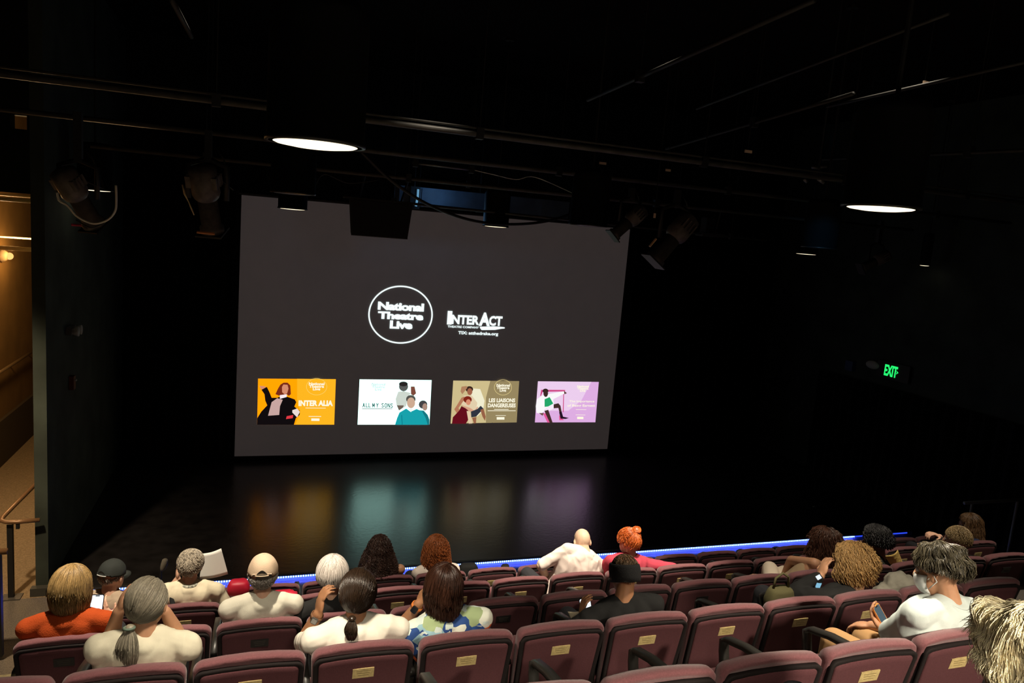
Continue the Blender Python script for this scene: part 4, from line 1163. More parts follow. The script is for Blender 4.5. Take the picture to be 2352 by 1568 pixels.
    for s, kn in ((-1, kneeL), (1, kneeR)):
        hp = Pv + rt * s * .09 + V((0, .02, -.02)); K = V(kn) if kn is not None else hp + V((s * .05, .40, .01))
        A = K + V((0, .03, -(K.z - f - .09))); HIPS.append((hp, K, A))
        capsule(b, hp, K, .078, .055); capsule(b, K, A, .052, .036); capsule(b, A + V((0, -.03, -.04)), A + V((0, .15, -.055)), .035, .028)

    def fin(b, name, m, parent=r, **kw):
        b.v = [(p[0] - loc.x, p[1] - loc.y, p[2] - loc.z) for p in b.v]
        return b.build(name, m, parent, **kw)
    fin(b, 'body', sk, remesh=.0065, sm=4)
    b = MB()
    for s in (-1, 1):
        b.ell(H + M @ (V((s * .031, .078, .004)) * S_), .0105 * S_)
    fin(b, 'eyes', mat('eye_white', (.7, .68, .65), .2), smooth=True)
    # trousers and shoes
    b = MB()
    for hp, K, A in HIPS:
        capsule(b, hp - V((0, .03, 0)), K, .090, .068); capsule(b, K, A + V((0, 0, .02)), .067, .055)
    capsule(b, HIPS[0][0], HIPS[1][0], .1, .1)
    fin(b, 'trousers', pants or mat('dark_trousers', (.02, .02, .025), .9), remesh=.012, sm=3)
    b = MB()
    for hp, K, A in HIPS:
        capsule(b, A + V((0, -.03, -.045)), A + V((0, .16, -.055)), .044, .036)
    fin(b, 'shoes', mat('dark_shoes', (.02, .018, .015), .6), remesh=.01, sm=2)
    if top != 'none':
        b = MB(); g = .012
        torso(b, g, neck=False)
        for (S, E, W) in ((SL, EL, WL), (SR, ER, WR)):
            if top == 'tee':
                q = S.lerp(E, .72); capsule(b, S, q, .056 * bulk, .058)
            elif top == 'half':
                capsule(b, S, S.lerp(E, .93), .051 * bulk, .049)
            elif top == 'long':
                capsule(b, S, E, .056 * bulk, .050); capsule(b, E, W - (W - E).normalized() * .03, .050, .038)
            elif top == 'tank':
                pass
        if top == 'tank':
            b = MB(); rings = []
            for t, rx, ry in ((0.0, .172, .128), (.2, .160, .118), (.42, .152, .115), (.62, .160, .118), (.76, .150, .108), (.86, .11, .092)):
                c = Pv.lerp(N, t) - fw2 * (0.025 * math.sin(t * PI))
                rings.append([c + rt * math.cos(2 * PI * i / 24) * (rx * sw / .36 + g) + fw2 * math.sin(2 * PI * i / 24) * (ry + g) for i in range(24)])
            b.loft(rings)
            for s in (-1, 1):
                b.tube([Pv.lerp(N, .8) + rt * s * .08 - fw2 * .11, N + rt * s * .085 + V((0, 0, -.015)) - fw2 * .05, N + rt * s * .085 + fw2 * .05 + V((0, 0, -.025)), Pv.lerp(N, .8) + rt * s * .08 + fw2 * .1], .013, 8)
        fin(b, 'shirt', topm, remesh=.007, sm=12, wr=wr * 0.95)
        if top in ('half', 'tee') and long_to == 'collar':
            b = MB(); c0 = N + V((0, 0, -.01))
            for (z, rr) in ((0, .072),):
                rings = []
                for zz, q in ((-.015, .083), (.02, .072), (.045, .067), (.047, .074), (.01, .088), (-.02, .094)):
                    rings.append([c0 + rt * math.cos(2 * PI * i / 20) * q + fw2 * math.sin(2 * PI * i / 20) * q * .95 + ax * zz for i in range(20)])
                b.loft(rings, cap=False)
            fin(b, 'collar', topm, smooth=True)
    if hairf:
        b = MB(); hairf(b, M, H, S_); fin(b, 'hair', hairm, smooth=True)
    d = dict(root=r, H=H, M=M, N=N, SL=SL, SR=SR, EL=EL, ER=ER, WL=WL, WR=WR, P=Pv, fin=fin, rt=rt, fw=fw2, ax=ax, loc=loc, S=S_)
    PEOPLE.append(d)
    return d


def cap_parts(d, m, bm_, logo=None, yaw2=0):
    """baseball cap: dome, brim, button, rear strap"""
    H, M, fin, S_ = d['H'], d['M'], d['fin'], d['S']; M = M @ Matrix.Rotation(math.radians(yaw2), 3, 'Z')
    b = MB(); vs = []; n = 40; rings = []
    tilt = Matrix.Rotation(math.radians(-8), 3, 'X')
    for j in range(15):
        th = math.radians(2 + 90 * j / 14); rr = []
        for i in range(n):
            a = 2 * PI * i / n; crease = 1 + 0.012 * math.cos(a * 6)
            back = -math.sin(a)
            p = V((.088 * math.sin(th) * math.cos(a) * crease, .106 * math.sin(th) * math.sin(a) * crease, .105 * math.cos(th)))
            if j == 14 and back > .8: p.z += .02
            p.x += noise.noise(p * 20) * .004; p.z += noise.noise(p * 17 + V((4, 0, 0))) * .005
            rr.append(H + M @ ((tilt @ p + V((0, -.01, .022))) * S_))
        rings.append(rr)
    b.loft(rings); o = fin(b, 'cap_dome', m, smooth=True)
    b = MB(); top = []; bot = []
    for t in (0, .5, 1):
        row = []
        for i in range(21):
            a = math.radians(15 + 150 * i / 20); x = .086 * math.cos(a); y0 = .1 * math.sin(a) - .01
            y = y0 + t * .075 * math.sin(math.radians(180 * i / 20)) ** .7; z = .022 - .012 * t + (-.02) * (x / .086) ** 2 * t - .005
            row.append(V((x * (1 + .03 * t), y, z)))
        top.append(row)
    vs = [H + M @ ((tilt @ p) * S_) for r_ in top for p in r_] + [H + M @ ((tilt @ p + V((0, 0, -.004))) * S_) for r_ in top for p in r_]
    fs = []
    for q in (0, 63):
        for j in range(2):
            for i in range(20):
                a_ = q + j * 21 + i; fs.append((a_, a_ + 1, a_ + 22, a_ + 21))
    for i in range(20): fs.append((42 + i, 43 + i, 106 + i, 105 + i)); fs.append((i, i + 1, 64 + i, 63 + i))
    b.add(vs, fs); fin(b, 'cap_brim', bm_, smooth=True)
    b = MB(); b.ell(H + M @ ((tilt @ V((0, -0.0, .105)) + V((0, -.01, .022))) * S_), (.009, .009, .005)); fin(b, 'cap_button', m, smooth=True)
    b = MB(); pts = []
    for i in range(9):
        a = math.radians(-115 + 50 * i / 8); pts.append(H + M @ ((tilt @ V((.0885 * math.cos(a), .1075 * math.sin(a), .006 + .0 * i)) + V((0, -.01, .022))) * S_))
    b.tube(pts, .006, 6, squash=.5); fin(b, 'cap_strap', logo or m, smooth=True)
    # dark opening above the strap
    b = MB(); vs = [];
    for i in range(11):
        a = math.radians(-112 + 44 * i / 10); t = math.sin(PI * i / 10)
        vs.append(H + M @ ((tilt @ V((.0882 * math.cos(a), .1068 * math.sin(a), .012)) + V((0, -.0115, .022))) * S_))
    for i in range(10, -1, -1):
        a = math.radians(-112 + 44 * i / 10); t = math.sin(PI * i / 10)
        vs.append(H + M @ ((tilt @ V((.087 * math.cos(a), .1055 * math.sin(a), .012 + .028 * t)) + V((0, -.0125, .022))) * S_))
    b.add(vs, [tuple(range(22))]); fin(b, 'cap_opening', mat('cap_gap_hair', (.05, .045, .04), .8))
    return o


def watch(d, side, m, face, fm):
    E, W = (d['EL'], d['WL']) if side == 'L' else (d['ER'], d['WR'])
    t = (W - E).normalized(); c = W - t * .02
    b = MB(); u = t.cross(V((0, 0, 1))).normalized(); v = t.cross(u)
    b.loft([[c + t * q + (u * math.cos(2 * PI * i / 20) + v * math.sin(2 * PI * i / 20)) * rr for i in range(20)] for q, rr in ((-.010, .028), (-.010, .033), (.010, .033), (.010, .028))], cap=False)
    d['fin'](b, 'watch_strap', m, smooth=True)
    n_ = (V((0, 0, 0)) - c).normalized(); n_ = (n_ - t * n_.dot(t)).normalized(); s_ = t.cross(n_)
    b = MB(); Q = Matrix((s_, t, n_)).transposed()
    b.loft([[c + n_ * .033 + Q @ V((x * .017, y * .02, z)) for x, y in ((-1, -.7), (-.7, -1), (.7, -1), (1, -.7), (1, .7), (.7, 1), (-.7, 1), (-1, .7))] for z in (0, .008)])
    d['fin'](b, 'watch_case', face)
    b = MB(); b.loft([[c + n_ * .0412 + Q @ V((x * .013, y * .015, z)) for x, y in ((-1, -1), (1, -1), (1, 1), (-1, 1))] for z in (0, .0006)]); d['fin'](b, 'watch_face', fm)


def phone(px, py, Y, nrm, up, label, glow, case, wd=.072, ht=.148, sc_=1.0):
    c = at(px, py, Y); n_ = V(nrm).normalized(); u = V(up); u = (u - n_ * u.dot(n_)).normalized(); s_ = u.cross(n_)
    r = root('phone', c, label, 'phone'); M = Matrix((s_, u, n_)).transposed()

    def rr(w_, h_, rad, z):
        o = []
        for cx, cy, a0 in ((1, 1, 0), (-1, 1, 90), (-1, -1, 180), (1, -1, 270)):
            for i in range(4):
                a = math.radians(a0 + 30 * i); o.append(M @ V((cx * (w_ - rad) + rad * math.cos(a), cy * (h_ - rad) + rad * math.sin(a), z)))
        return o
    w_, h_ = wd / 2 * sc_, ht / 2 * sc_
    b = MB(); b.loft([rr(w_, h_, .01, 0), rr(w_ + .001, h_ + .001, .01, -.004), rr(w_, h_, .01, -.009)]); b.build('case', case, r)
    b = MB(); b.loft([rr(w_ - .004, h_ - .004, .008, .0008), rr(w_ - .004, h_ - .004, .008, .0004)]); b.build('display', glow, r)
    b = MB(); b.loft([[q + M @ V((0, h_ - .008, 0)) for q in rr(.012, .003, .0028, zz)] for zz in (.0014, .001)]); b.build('display_notch', METAL, r)
    return r


# ---- hair styles
def h_bob(vol=1.08, drop=.12, seed=1, spread=.25, tuck=.02, n=1500, curl=0, jit=.004, back=98, side=95, front=55, dside=None, r=.0021, lift=.006, cl=.035, lim=128, sn=.006, wave=0, wf=16, sl=-.003):
    def f(b, M, H, S_):
        h = Hair(M, H, S_, vol, back=back, side=side, front=front, drop=drop, dside=dside, spread=spread, tuck=tuck, seed=seed, droplimit=lim)
        h.wave = wave; h.wf = wf
        h.shell(b, nz=sn, lift=sl); h.strands(b, n, r=r, curl=curl, jit=jit, lift=lift, cl=cl)
    return f


def h_short(vol=1.0, ln=.04, seed=1, n=2200, mess=.5, comb=(0, -.3, -1), back=125, side=88, front=55, r=.0019, lift=.012, sn=.006, tmin=0, sl=-.003):
    def f(b, M, H, S_):
        h = Hair(M, H, S_, vol, back=back, side=side, front=front, seed=seed); h.shell(b, nz=sn, lift=sl); h.short(b, n, ln, r, lift, mess, comb, math.radians(tmin))
    return f


def h_pony(tie=(0, -.125, -.05), L=.2, wid=.035, vol=1.03, seed=1, n=1300, out=.03):
    def f(b, M, H, S_):
        h = Hair(M, H, S_, vol, back=118, side=98, front=52, seed=seed); h.shell(b, nz=.003); h.gathered(b, n, tie); h.tail(b, 380, tie, L, wid, out)
        b.ell(h.w(V(tie)), (.02, .02, .014))
    return f


# ---- cloth and skin
SK1 = skin('light', (.62, .36, .25)); SK2 = skin('warm', (.50, .26, .15)); SK3 = skin('tan', (.42, .2, .1)); SK4 = skin('dark', (.2, .1, .06))
WHT = mat('white_cotton', (.80, .76, .66), .9, .15, bump=.05, bscale=260)
CREAM = mat('cream_linen', (.66, .58, .42), .9, .15, nz=.06, nscale=30, bump=.05, bscale=260)
BLK = mat('black_cotton', (.014, .014, .014), .9, .2, bump=.1, bscale=200)
GLOWP = emit('phone_screen_white', (.80, .9, 1.0), 1.5)
PHB = mat('phone_black', (.01, .01, .012), .3)

# 1 woman in orange top, left
d = person('woman with straight blond bob and burnt orange top looking at a bright phone', 3, -2, 163, 1352, yaw=-14, pitch=14, sk=SK1, sw=.385, bulk=1.12, top='long', dy=.16, hsc=1.06,
           topm=mat('burnt_orange_knit', (.36, .055, .012), .95, .1, bump=.3, bscale=150), R=at(250, 1424, RY[3] + .36), hintR=(.5, -.3, -1), dR=(-.5, .1, 1), pnR=(0, 1, .2),
           hairf=h_bob(1.12, .13, 3, .20, .03, 3000, jit=.003, back=95), hairm=hairmat('dark_blond', (.36, .23, .09)))
phone(221, 1394, RY[3] + .33, (.15, -1, .3), (.1, .1, 1), 'bright white phone held by the woman in the orange top', GLOWP, PHB)
# 2 man in black cap
d = person('man in a black baseball cap and tan collared shirt near the left end', 2, -2, 258, 1322, yaw=-32, pitch=4, roll=0, sk=SK1, sw=.42, bulk=1.05, top='half', long_to='collar', byaw=-15,
           topm=mat('tan_shirt', (.36, .27, .19), .9, .15, bump=.15), hairf=h_short(.96, .022, 5, 700, back=122, side=100, front=60, tmin=88, sl=-.012, lift=.004), hairm=hairmat('short_grey', (.3, .27, .23)), dy=.22)
cap_parts(d, mat('black_twill_cap', (.028, .031, .028), .85, .2, bump=.2, bscale=200), MATS['black_twill_cap'] if 'black_twill_cap' in MATS else BLK, logo=mat('white_strap_stitch', (.45, .45, .42), .7))
# 3 woman grey ponytail
d = person('woman with long grey low ponytail and cream blouse, hands raised to her face', 4, -1, 338, 1385, yaw=-16, pitch=6, roll=-3, sk=SK2, sw=.37, bulk=1.04, top='half', dy=.17, hsc=1.03,
           topm=mat('cream_blouse', (.62, .58, .45), .9, .15, nz=.05, nscale=20, bump=.06, bscale=260), wr=.010, L=at(272, 1404, RY[4] + .34), R=at(380, 1404, RY[4] + .32), eL=at(252, 1474, RY[4] + .38), eR=at(413, 1468, RY[4] + .36),
           dL=(.3, .4, 1), dR=(-.5, .5, .8), pnL=(1, .3, 0), pnR=(-1, .3, 0),
           hairf=h_pony((-.025, -.112, -.062), .19, .050, 1.0, 8, 2400, .03), hairm=hairmat('steel_grey', (.27, .24, .18)))
T = d['H'] + d['M'] @ V((-.025, -.125, -.062)); b = MB(); b.tube([T + V((.022 * math.cos(a), .016 * math.sin(a), 0)) for a in np.linspace(0, 6.28, 14)], .006, 6); d['fin'](b, 'hair_tie', mat('green_hair_tie', (.12, .17, .13), .6), smooth=True)
# 4 reader with sheets
d = person('grey haired reader in a cream top with dark strap, holding up white sheets', 2, -1, 438, 1298, yaw=-8, pitch=2, sk=SK1, sw=.38, top='half', topm=CREAM, dy=.2, hsc=.97,
           L=at(408, 1330, RY[2] + .40), R=at(510, 1375, RY[2] + .42), hintL=(-.6, 0, -1), hintR=(.6, 0, -1), dL=(0, .3, 1), pnL=(1, 0, 0),
           hairf=h_short(1.02, .045, 11, 2400, .8, (0.3, -.4, -.8), back=122, lift=.016), hairm=hairmat('grey_beige', (.40, .34, .26)))
b = MB(); N_ = d['N']; rt, fw = d['rt'], d['fw']
b.tube([N_ - rt * .115 - fw * .02 + V((0, 0, .0)), N_ - rt * .11 - fw * .10 + V((0, 0, -.035)), N_ - rt * .085 - fw * .142 + V((0, 0, -.09)), N_ - rt * .05 - fw * .160 + V((0, 0, -.16)), N_ + rt * .02 - fw * .16 + V((0, 0, -.26))], .016, 8, squash=.35); d['fin'](b, 'bag_strap', BLK, smooth=True)
b = MB(); b.tube([N_ + V((.062 * math.cos(a), .058 * math.sin(a), .022 + .012 * math.sin(a))) for a in np.linspace(0, 6.28, 24)], .014, 8); d['fin'](b, 'patterned_collar', mat('grey_pattern_collar', (.3, .3, .24), .8, nz=.9, nscale=60), smooth=True)


def sheet(pts, Y, label, name='paper_sheet', bend=.02, m=None, cat='paper', Yl=None):
    c = [at(x, y, Y + (Yl[i] if Yl else 0)) for i, (x, y) in enumerate(pts)]; b = MB(); n = 8; vs = []
    for side in (0, 1):
        for i in range(n + 1):
            for j in range(n + 1):
                u, v = i / n, j / n
                p = (c[0] * (1 - u) + c[1] * u) * (1 - v) + (c[3] * (1 - u) + c[2] * u) * v
                p = p + V((0, -bend * math.sin(PI * u) + side * .0015, 0)); vs.append(p)
    fs = []
    for s in (0, 1):
        for i in range(n):
            for j in range(n):
                a_ = s * 81 + i * 9 + j; fs.append((a_, a_ + 1, a_ + 10, a_ + 9))
    for i in range(n):
        for (a_, e_) in ((i * 9, (i + 1) * 9), (i * 9 + 8, (i + 1) * 9 + 8), (i, i + 1), (72 + i, 73 + i)): fs.append((a_, e_, e_ + 81, a_ + 81))
    b.add(vs, fs); return tag(b.build(name, m or mat('white_paper', (.88, .86, .8), .8), smooth=True), label, cat)


sheet([(466, 1271), (508, 1259), (524, 1318), (458, 1330)], RY[2] + .46, 'large white sheet held up by the grey haired reader')
sheet([(462, 1352), (518, 1343), (507, 1386), (470, 1380)], RY[2] + .40, 'second white sheet lying lower in front of the grey haired reader')
# 5 man tan cap
d = person('man in a tan baseball cap and pale grey tee shirt with grey hair', 3, 0, 604, 1318, yaw=-4, pitch=0, sk=SK1, sw=.385, bulk=1.04, top='tee', topm=mat('pale_grey_tee', (.56, .53, .44), .9, .15, bump=.12), dy=.15, hsc=1.04,
           hairf=h_short(1.0, .03, 14, 1500, .7, (0, -.2, -1), back=138, side=112, front=60, lift=.010, tmin=92, sl=-.012), hairm=hairmat('ash_grey', (.33, .30, .27)))
cap_parts(d, mat('tan_twill_cap', (.60, .45, .32), .85, .2, bump=.2, bscale=200), mat('tan_twill_cap', (.60, .45, .32)))
# 6 white bob
d = person('person with smooth white bobbed hair and a black top', 3, 1, 763, 1322, yaw=-3, pitch=5, sk=SK1, sw=.36, top='tee', topm=BLK, dy=.15, hsc=1.06,
           hairf=h_bob(1.10, .035, 21, .05, .03, 2600, jit=.002, back=108, side=100), hairm=hairmat('silver_white', (.66, .60, .55), .4, .2))
# 7 long dark curls
d = person('woman with long dark curly hair and bare shoulders in the front row', 1, 2, 872, 1266, yaw=0, pitch=4, sk=SK2, sw=.40, bulk=1.08, top='tank', topm=mat('pale_print_dress', (.45, .45, .40), .9, nz=.6, nscale=18), dy=.2,
           hairf=h_bob(1.12, .21, 31, .55, .0, 1300, curl=.011, cl=.024, jit=.010, r=.0026, lift=.022, sn=.018), hairm=hairmat('espresso_curls', (.045, .022, .016), .35))
# 8 copper curls
d = person('woman with copper curls, tortoiseshell sunglasses on her head and white top', 1, 3, 1002, 1265, yaw=0, pitch=2, sk=SK1, sw=.36, top='tee', topm=mat('white_loose_top', (.75, .66, .58), .9, .15), dy=.2,
           hairf=h_bob(1.16, .13, 37, .22, .0, 1300, curl=.011, cl=.026, jit=.010, r=.0026, lift=.022, sn=.018), hairm=hairmat('copper_curls', (.30, .085, .022), .38))
b = MB()
for s in (-1, 1):
    b.ell(d['H'] + d['M'] @ V((s * .036, .052, .112)), (.032, .012, .02), d['M'] @ Matrix.Rotation(-.7, 3, 'X'))
    b.tube([d['H'] + d['M'] @ V((s * .07, .045, .105)), d['H'] + d['M'] @ V((s * .098, .0, .04))], .004, 6)
b.tube([d['H'] + d['M'] @ V((x, .035 - abs(x) * .2, .128 - abs(x) * .35)) for x in np.linspace(-.085, .085, 9)], .005, 6)
d['fin'](b, 'sunglasses', mat('tortoiseshell', (.03, .012, .006), .15, nz=.8, nscale=90), smooth=True)
# 9 woman dark low ponytail
d = person('woman with dark low ponytail and white tee shirt raising her left hand', 4, 1, 822, 1363, yaw=-14, pitch=4, roll=2, sk=SK3, sw=.42, bulk=1.05, top='half', topm=WHT, wr=.008, dy=.17, hsc=1.04,
           L=at(731, 1408, RY[4] + .30), eL=at(696, 1474, RY[4] + .38), dL=(.15, .1, 1), pnL=(1, .3, 0), curlL=.55,
           hairf=h_pony((-.006, -.120, -.070), .105, .032, 1.06, 41, 1700, .02), hairm=hairmat('dark_brown_sleek', (.030, .017, .010), .3))
watch(d, 'L', mat('brown_watch_strap', (.16, .07, .03), .6), PIPE, mat('watch_glass', (.3, .3, .3), .1))
# 10 patterned blouse
gm = bpy.data.materials.new('geometric_print'); gm.use_nodes = True; nt = gm.node_tree; pb = nt.nodes['Principled BSDF']; pb.inputs['Roughness'].default_value = .85
tc = nt.nodes.new('ShaderNodeTexCoord'); vo = nt.nodes.new('ShaderNodeTexVoronoi'); vo.distance = 'MANHATTAN'; vo.inputs['Scale'].default_value = 10; vo.inputs['Randomness'].default_value = .75
nt.links.new(tc.outputs['Object'], vo.inputs['Vector']); sp = nt.nodes.new('ShaderNodeSeparateColor'); nt.links.new(vo.outputs['Color'], sp.inputs[0])
cr = nt.nodes.new('ShaderNodeValToRGB'); cr.color_ramp.interpolation = 'CONSTANT'; el = cr.color_ramp.elements
cols = [(0, (.02, .07, .26)), (.22, (.75, .78, .68)), (.40, (.02, .025, .06)), (.5, (.70, .12, .03)), (.62, (.36, .46, .24)), (.8, (.30, .50, .58)), (.9, (.03, .10, .36))]
el[0].position = 0; el[0].color = (*cols[0][1], 1); el[1].position = cols[1][0]; el[1].color = (*cols[1][1], 1)
for p_, c_ in cols[2:]: q_ = el.new(p_); q_.color = (*c_, 1)
nt.links.new(sp.outputs[0], cr.inputs[0])
vo2 = nt.nodes.new('ShaderNodeTexVoronoi'); vo2.distance = 'CHEBYCHEV'; vo2.inputs['Scale'].default_value = 24; nt.links.new(tc.outputs['Object'], vo2.inputs['Vector'])
g_ = nt.nodes.new('ShaderNodeMath'); g_.operation = 'GREATER_THAN'; g_.inputs[1].default_value = .8
s2 = nt.nodes.new('ShaderNodeSeparateColor'); nt.links.new(vo2.outputs['Color'], s2.inputs[0]); nt.links.new(s2.outputs[1], g_.inputs[0])
mm = nt.nodes.new('ShaderNodeMix'); mm.data_type = 'RGBA'; nt.links.new(g_.outputs[0], mm.inputs[0]); nt.links.new(cr.outputs[0], mm.inputs[6]); mm.inputs[7].default_value = (.6, .7, .66, 1)
nt.links.new(mm.outputs[2], pb.inputs['Base Color'])
d = person('woman with dark shoulder length hair and bold blue, orange and green print blouse', 4, 2, 1016, 1350, yaw=8, pitch=2, roll=8, byaw=0, sk=SK3, sw=.40, bulk=1.08, top='half', topm=gm, dy=.16, hsc=1.05,
           L=at(962, 1386, RY[4] + .30), eL=at(917, 1446, RY[4] + .36), dL=(.6, .1, .9), pnL=(1, .2, -.2), N_off=(.02, 0, 0),
           hairf=h_bob(1.04, .13, 47, .18, .02, 2600, jit=.004, back=98), hairm=hairmat('dark_auburn', (.055, .022, .013), .32))
watch(d, 'L', mat('orange_watch_band', (.75, .22, .04), .6), METAL, PHB)
# 11 bald man
d = person('bald man in a white short sleeved shirt leaning forward under the spotlight', 2, 5, 1337, 1243, yaw=-6, pitch=34, sk=skin('pale', (.72, .50, .36)), sw=.42, bulk=1.1, top='half', long_to='collar', dy=.34,
           topm=mat('white_striped_shirt', (.80, .68, .62), .9, .15, bump=.15), wr=.008, L=at(1262, 1335, RY[2] + .4), hintL=(-1, 0, -.2), hsc=.98, pel=(-.05, 0, 0), N_off=(.01, 0, .035),
           hairf=lambda b, M, H, S_: Hair(M, H, S_, .97, back=118, side=100, front=95, seed=3).short(b, 10, .01, .001, .001), hairm=hairmat('white_stubble', (.6, .55, .5)))
b = MB()
for s in (-1, 1): b.tube([d['H'] + d['M'] @ V((s * .079, -.01, .012)), d['H'] + d['M'] @ V((s * .078, .04, .012)), d['H'] + d['M'] @ V((s * .068, .088, .008))], .003, 6)
b.tube([d['H'] + d['M'] @ V((x, .098, .006)) for x in (-.066, -.02, .02, .066)], .003, 6); d['fin'](b, 'glasses', PHB, smooth=True)


# 12 orange bun
def h_bun(b, M, H, S_):
    h = Hair(M, H, S_, 1.08, back=120, side=100, front=55, seed=5); h.shell(b, nz=.006); t = (.03, -.06, .10); h.gathered(b, 900, t, lift=.010)
    h.short(b, 500, .05, .0016, .02, .9)
    R = h.rnd; T = V(t) + V((0, -.01, .02)); b.ell(h.w(T), (.038, .036, .034))
    for _ in range(160):
        a = R.uniform(0, 6.28); e = R.uniform(-1, 1); pts = []
        for i in range(8):
            q = a + i * .35; v = V((math.cos(q), math.sin(q), e * .7 + .25 * math.sin(i * .8 + a))).normalized()
            pts.append(h.w(T + v * .042))
        strand(b, pts, .0028)


d = person('woman with bright orange hair in a top bun and pink red long sleeved shirt', 2, 6, 1443, 1244, yaw=28, pitch=6, sk=SK1, sw=.40, bulk=1.12, top='long', dy=.22, topm=mat('raspberry_jersey', (.42, .05, .08), .9, .15, bump=.1), hsc=.98,
           R=at(1520, 1318, RY[2] + .42), hintR=(1, 0, -.2), hairf=h_bun, hairm=hairmat('bright_copper', (.55, .12, .02), .4))
# 13 black cap ring
d = person('man in a black cap with open crown and black shirt checking a phone', 4, 4, 1434, 1318, yaw=-6, pitch=16, sk=SK3, sw=.40, bulk=1.0, top='long', topm=BLK, dy=.2, hsc=1.0, N_off=(-.02, 0, -.015),
           L=at(1338, 1424, RY[4] + .36), hintL=(-1, 0, -.6), dL=(0, .2, 1), pnL=(1, 0, 0),
           hairf=h_short(.95, .022, 19, 1500, .5, (0, -.2, -1), back=122, side=95, front=50, lift=.004, sl=-.006), hairm=hairmat('thin_brown', (.14, .09, .05), .5))
b = MB(); rings = []; M_ = d['M'] @ Matrix.Rotation(-.18, 3, 'X')
for z, k_ in ((-.056, .96), (-.056, 1.0), (-.03, 1.05), (.005, 1.07), (.03, 1.05), (.046, 1.0), (.048, .96), (.03, .98)):
    rings.append([d['H'] + M_ @ V((.083 * k_ * math.cos(2 * PI * i / 32), -.01 + .104 * k_ * math.sin(2 * PI * i / 32), z + .012 + .010 * math.sin(2 * PI * i / 32) * (1 if z > 0 else 0))) for i in range(32)])
b.loft(rings, cap=False); d['fin'](b, 'open_cap', mat('black_knit_band', (.008, .008, .009), .9, bump=.3, bscale=200), smooth=True)
phone(1347, 1402, RY[4] + .42, (-.25, -1, .35), (-.15, .2, 1), 'glowing white phone held by the man in the black open cap', GLOWP, PHB)
sheet([(1304, 1404), (1336, 1402), (1340, 1438), (1318, 1434)], RY[4] + .43, 'folded cream paper held beside the phone of the man in black', m=CREAM, bend=.01)
sheet([(1516, 1330), (1526, 1332), (1518, 1352), (1510, 1348)], RY[2] + .30, 'small white paper edge beside the woman with the orange bun', bend=.002)
# 14 brown hair, pale trousers
kp = at(1768, 1306, RY[3] + .60); kp2 = at(1838, 1284, RY[3] + .6)
d = person('woman with wavy brown hair in a tan strappy top and pale trousers', 3, 8, 1893, 1255, yaw=18, pitch=6, sk=SK2, sw=.37, top='tank', topm=mat('tan_strappy_top', (.34, .24, .14), .9), dy=.2, N_off=(-.03, 0, 0), pel=(-.05, 0, 0), hsc=1.04,
           L=at(1800, 1322, RY[3] + .50), eL=at(1818, 1286, RY[3] + .40), hairf=h_bob(1.16, .12, 51, .22, .0, 1800, curl=.008, cl=.06, jit=.014, r=.0022, lift=.022, sn=.015), hairm=hairmat('wavy_brown', (.095, .038, .022), .4),
           pants=mat('pale_trousers', (.66, .56, .44), .9, bump=.1), kneeL=kp, kneeR=at(1800, 1316, RY[3] + .55))
# bare raised arm and knee nearest the aisle is part of her pose
# 15 blond curls in black jacket
d = person('person with fuzzy blond curls and black jacket raising a wrist with a glowing watch', 4, 7, 1962, 1298, yaw=22, pitch=16, sk=SK2, sw=.42, bulk=1.1, top='long', topm=BLK, dy=.2, hsc=1.02, N_off=(-.05, 0, -.03), pel=(-.06, 0, 0),
           L=at(1886, 1322, RY[4] + .33), hintL=(-1, 0, -.9), dL=(.5, .3, 1), pnL=(1, 0, 0), hairf=h_bob(.98, .11, 57, .10, .02, 2200, curl=.011, cl=.03, jit=.014, r=.0016, lift=.030, sn=.012), hairm=hairmat('fuzzy_blond', (.42, .25, .09), .5))
watch(d, 'L', PHB, METAL, emit('watch_glow', (.75, .85, 1), 1.2))
phone(1880, 1343, RY[4] + .30, (-.1, -1, .5), (.6, .2, .8), 'phone with a pale blue display below the glowing watch', emit('phone_screen_blue', (.25, .55, .75), .9), PHB, .04, .06)
# 16 black curls
d = person('person with short black curls in dark clothing holding a yellow packet', 3, 9, 2012, 1243, yaw=24, pitch=8, sk=SK4, sw=.38, top='long', topm=mat('dark_olive_top', (.03, .028, .02), .9), dy=.2, N_off=(0, 0, -.02), pel=(.06, 0, 0),
           R=at(2052, 1300, RY[3] + .40), hintR=(1, 0, -.5), hairf=h_bob(.92, .01, 61, .1, 0, 1500, curl=.010, cl=.02, jit=.012, r=.0022, lift=.028, sn=.012, back=112), hairm=hairmat('black_curls', (.010, .009, .010), .4))
sheet([(2030, 1276), (2062, 1262), (2074, 1292), (2050, 1308)], RY[3] + .34, 'crumpled yellow paper packet held by the person with black curls', 'paper_packet', .03, mat('yellow_paper', (.75, .52, .16), .7, bump=.6, bscale=30), 'packet')
# 17 grey haired person in black vest, reaching hand
d = person('person with cropped sandy hair, white collar and black vest reaching left', 3, 11, 2198, 1240, yaw=30, pitch=6, sk=SK1, sw=.40, top='long', topm=BLK, dy=.2, N_off=(.03, 0, -.02), hsc=1.02,
           L=at(2158, 1232, RY[3] + .50), hintL=(-.6, 0, -1), dL=(-.9, .2, .35), pnL=(0, 0, -1), curlL=.7, hairf=h_short(1.03, .03, 67, 2000, .5, (0, -.3, -1), back=122, side=92), hairm=hairmat('sandy_crop', (.30, .21, .10)))
b = MB(); N_ = d['N']
b.loft([[N_ + d['rt'] * math.cos(2 * PI * i / 24) * q + d['fw'] * math.sin(2 * PI * i / 24) * q * .9 + V((0, 0, z)) for i in range(24)] for z, q in ((-.045, .125), (.0, .092), (.03, .07), (.032, .062))], cap=False)
d['fin'](b, 'white_collar', WHT, smooth=True)
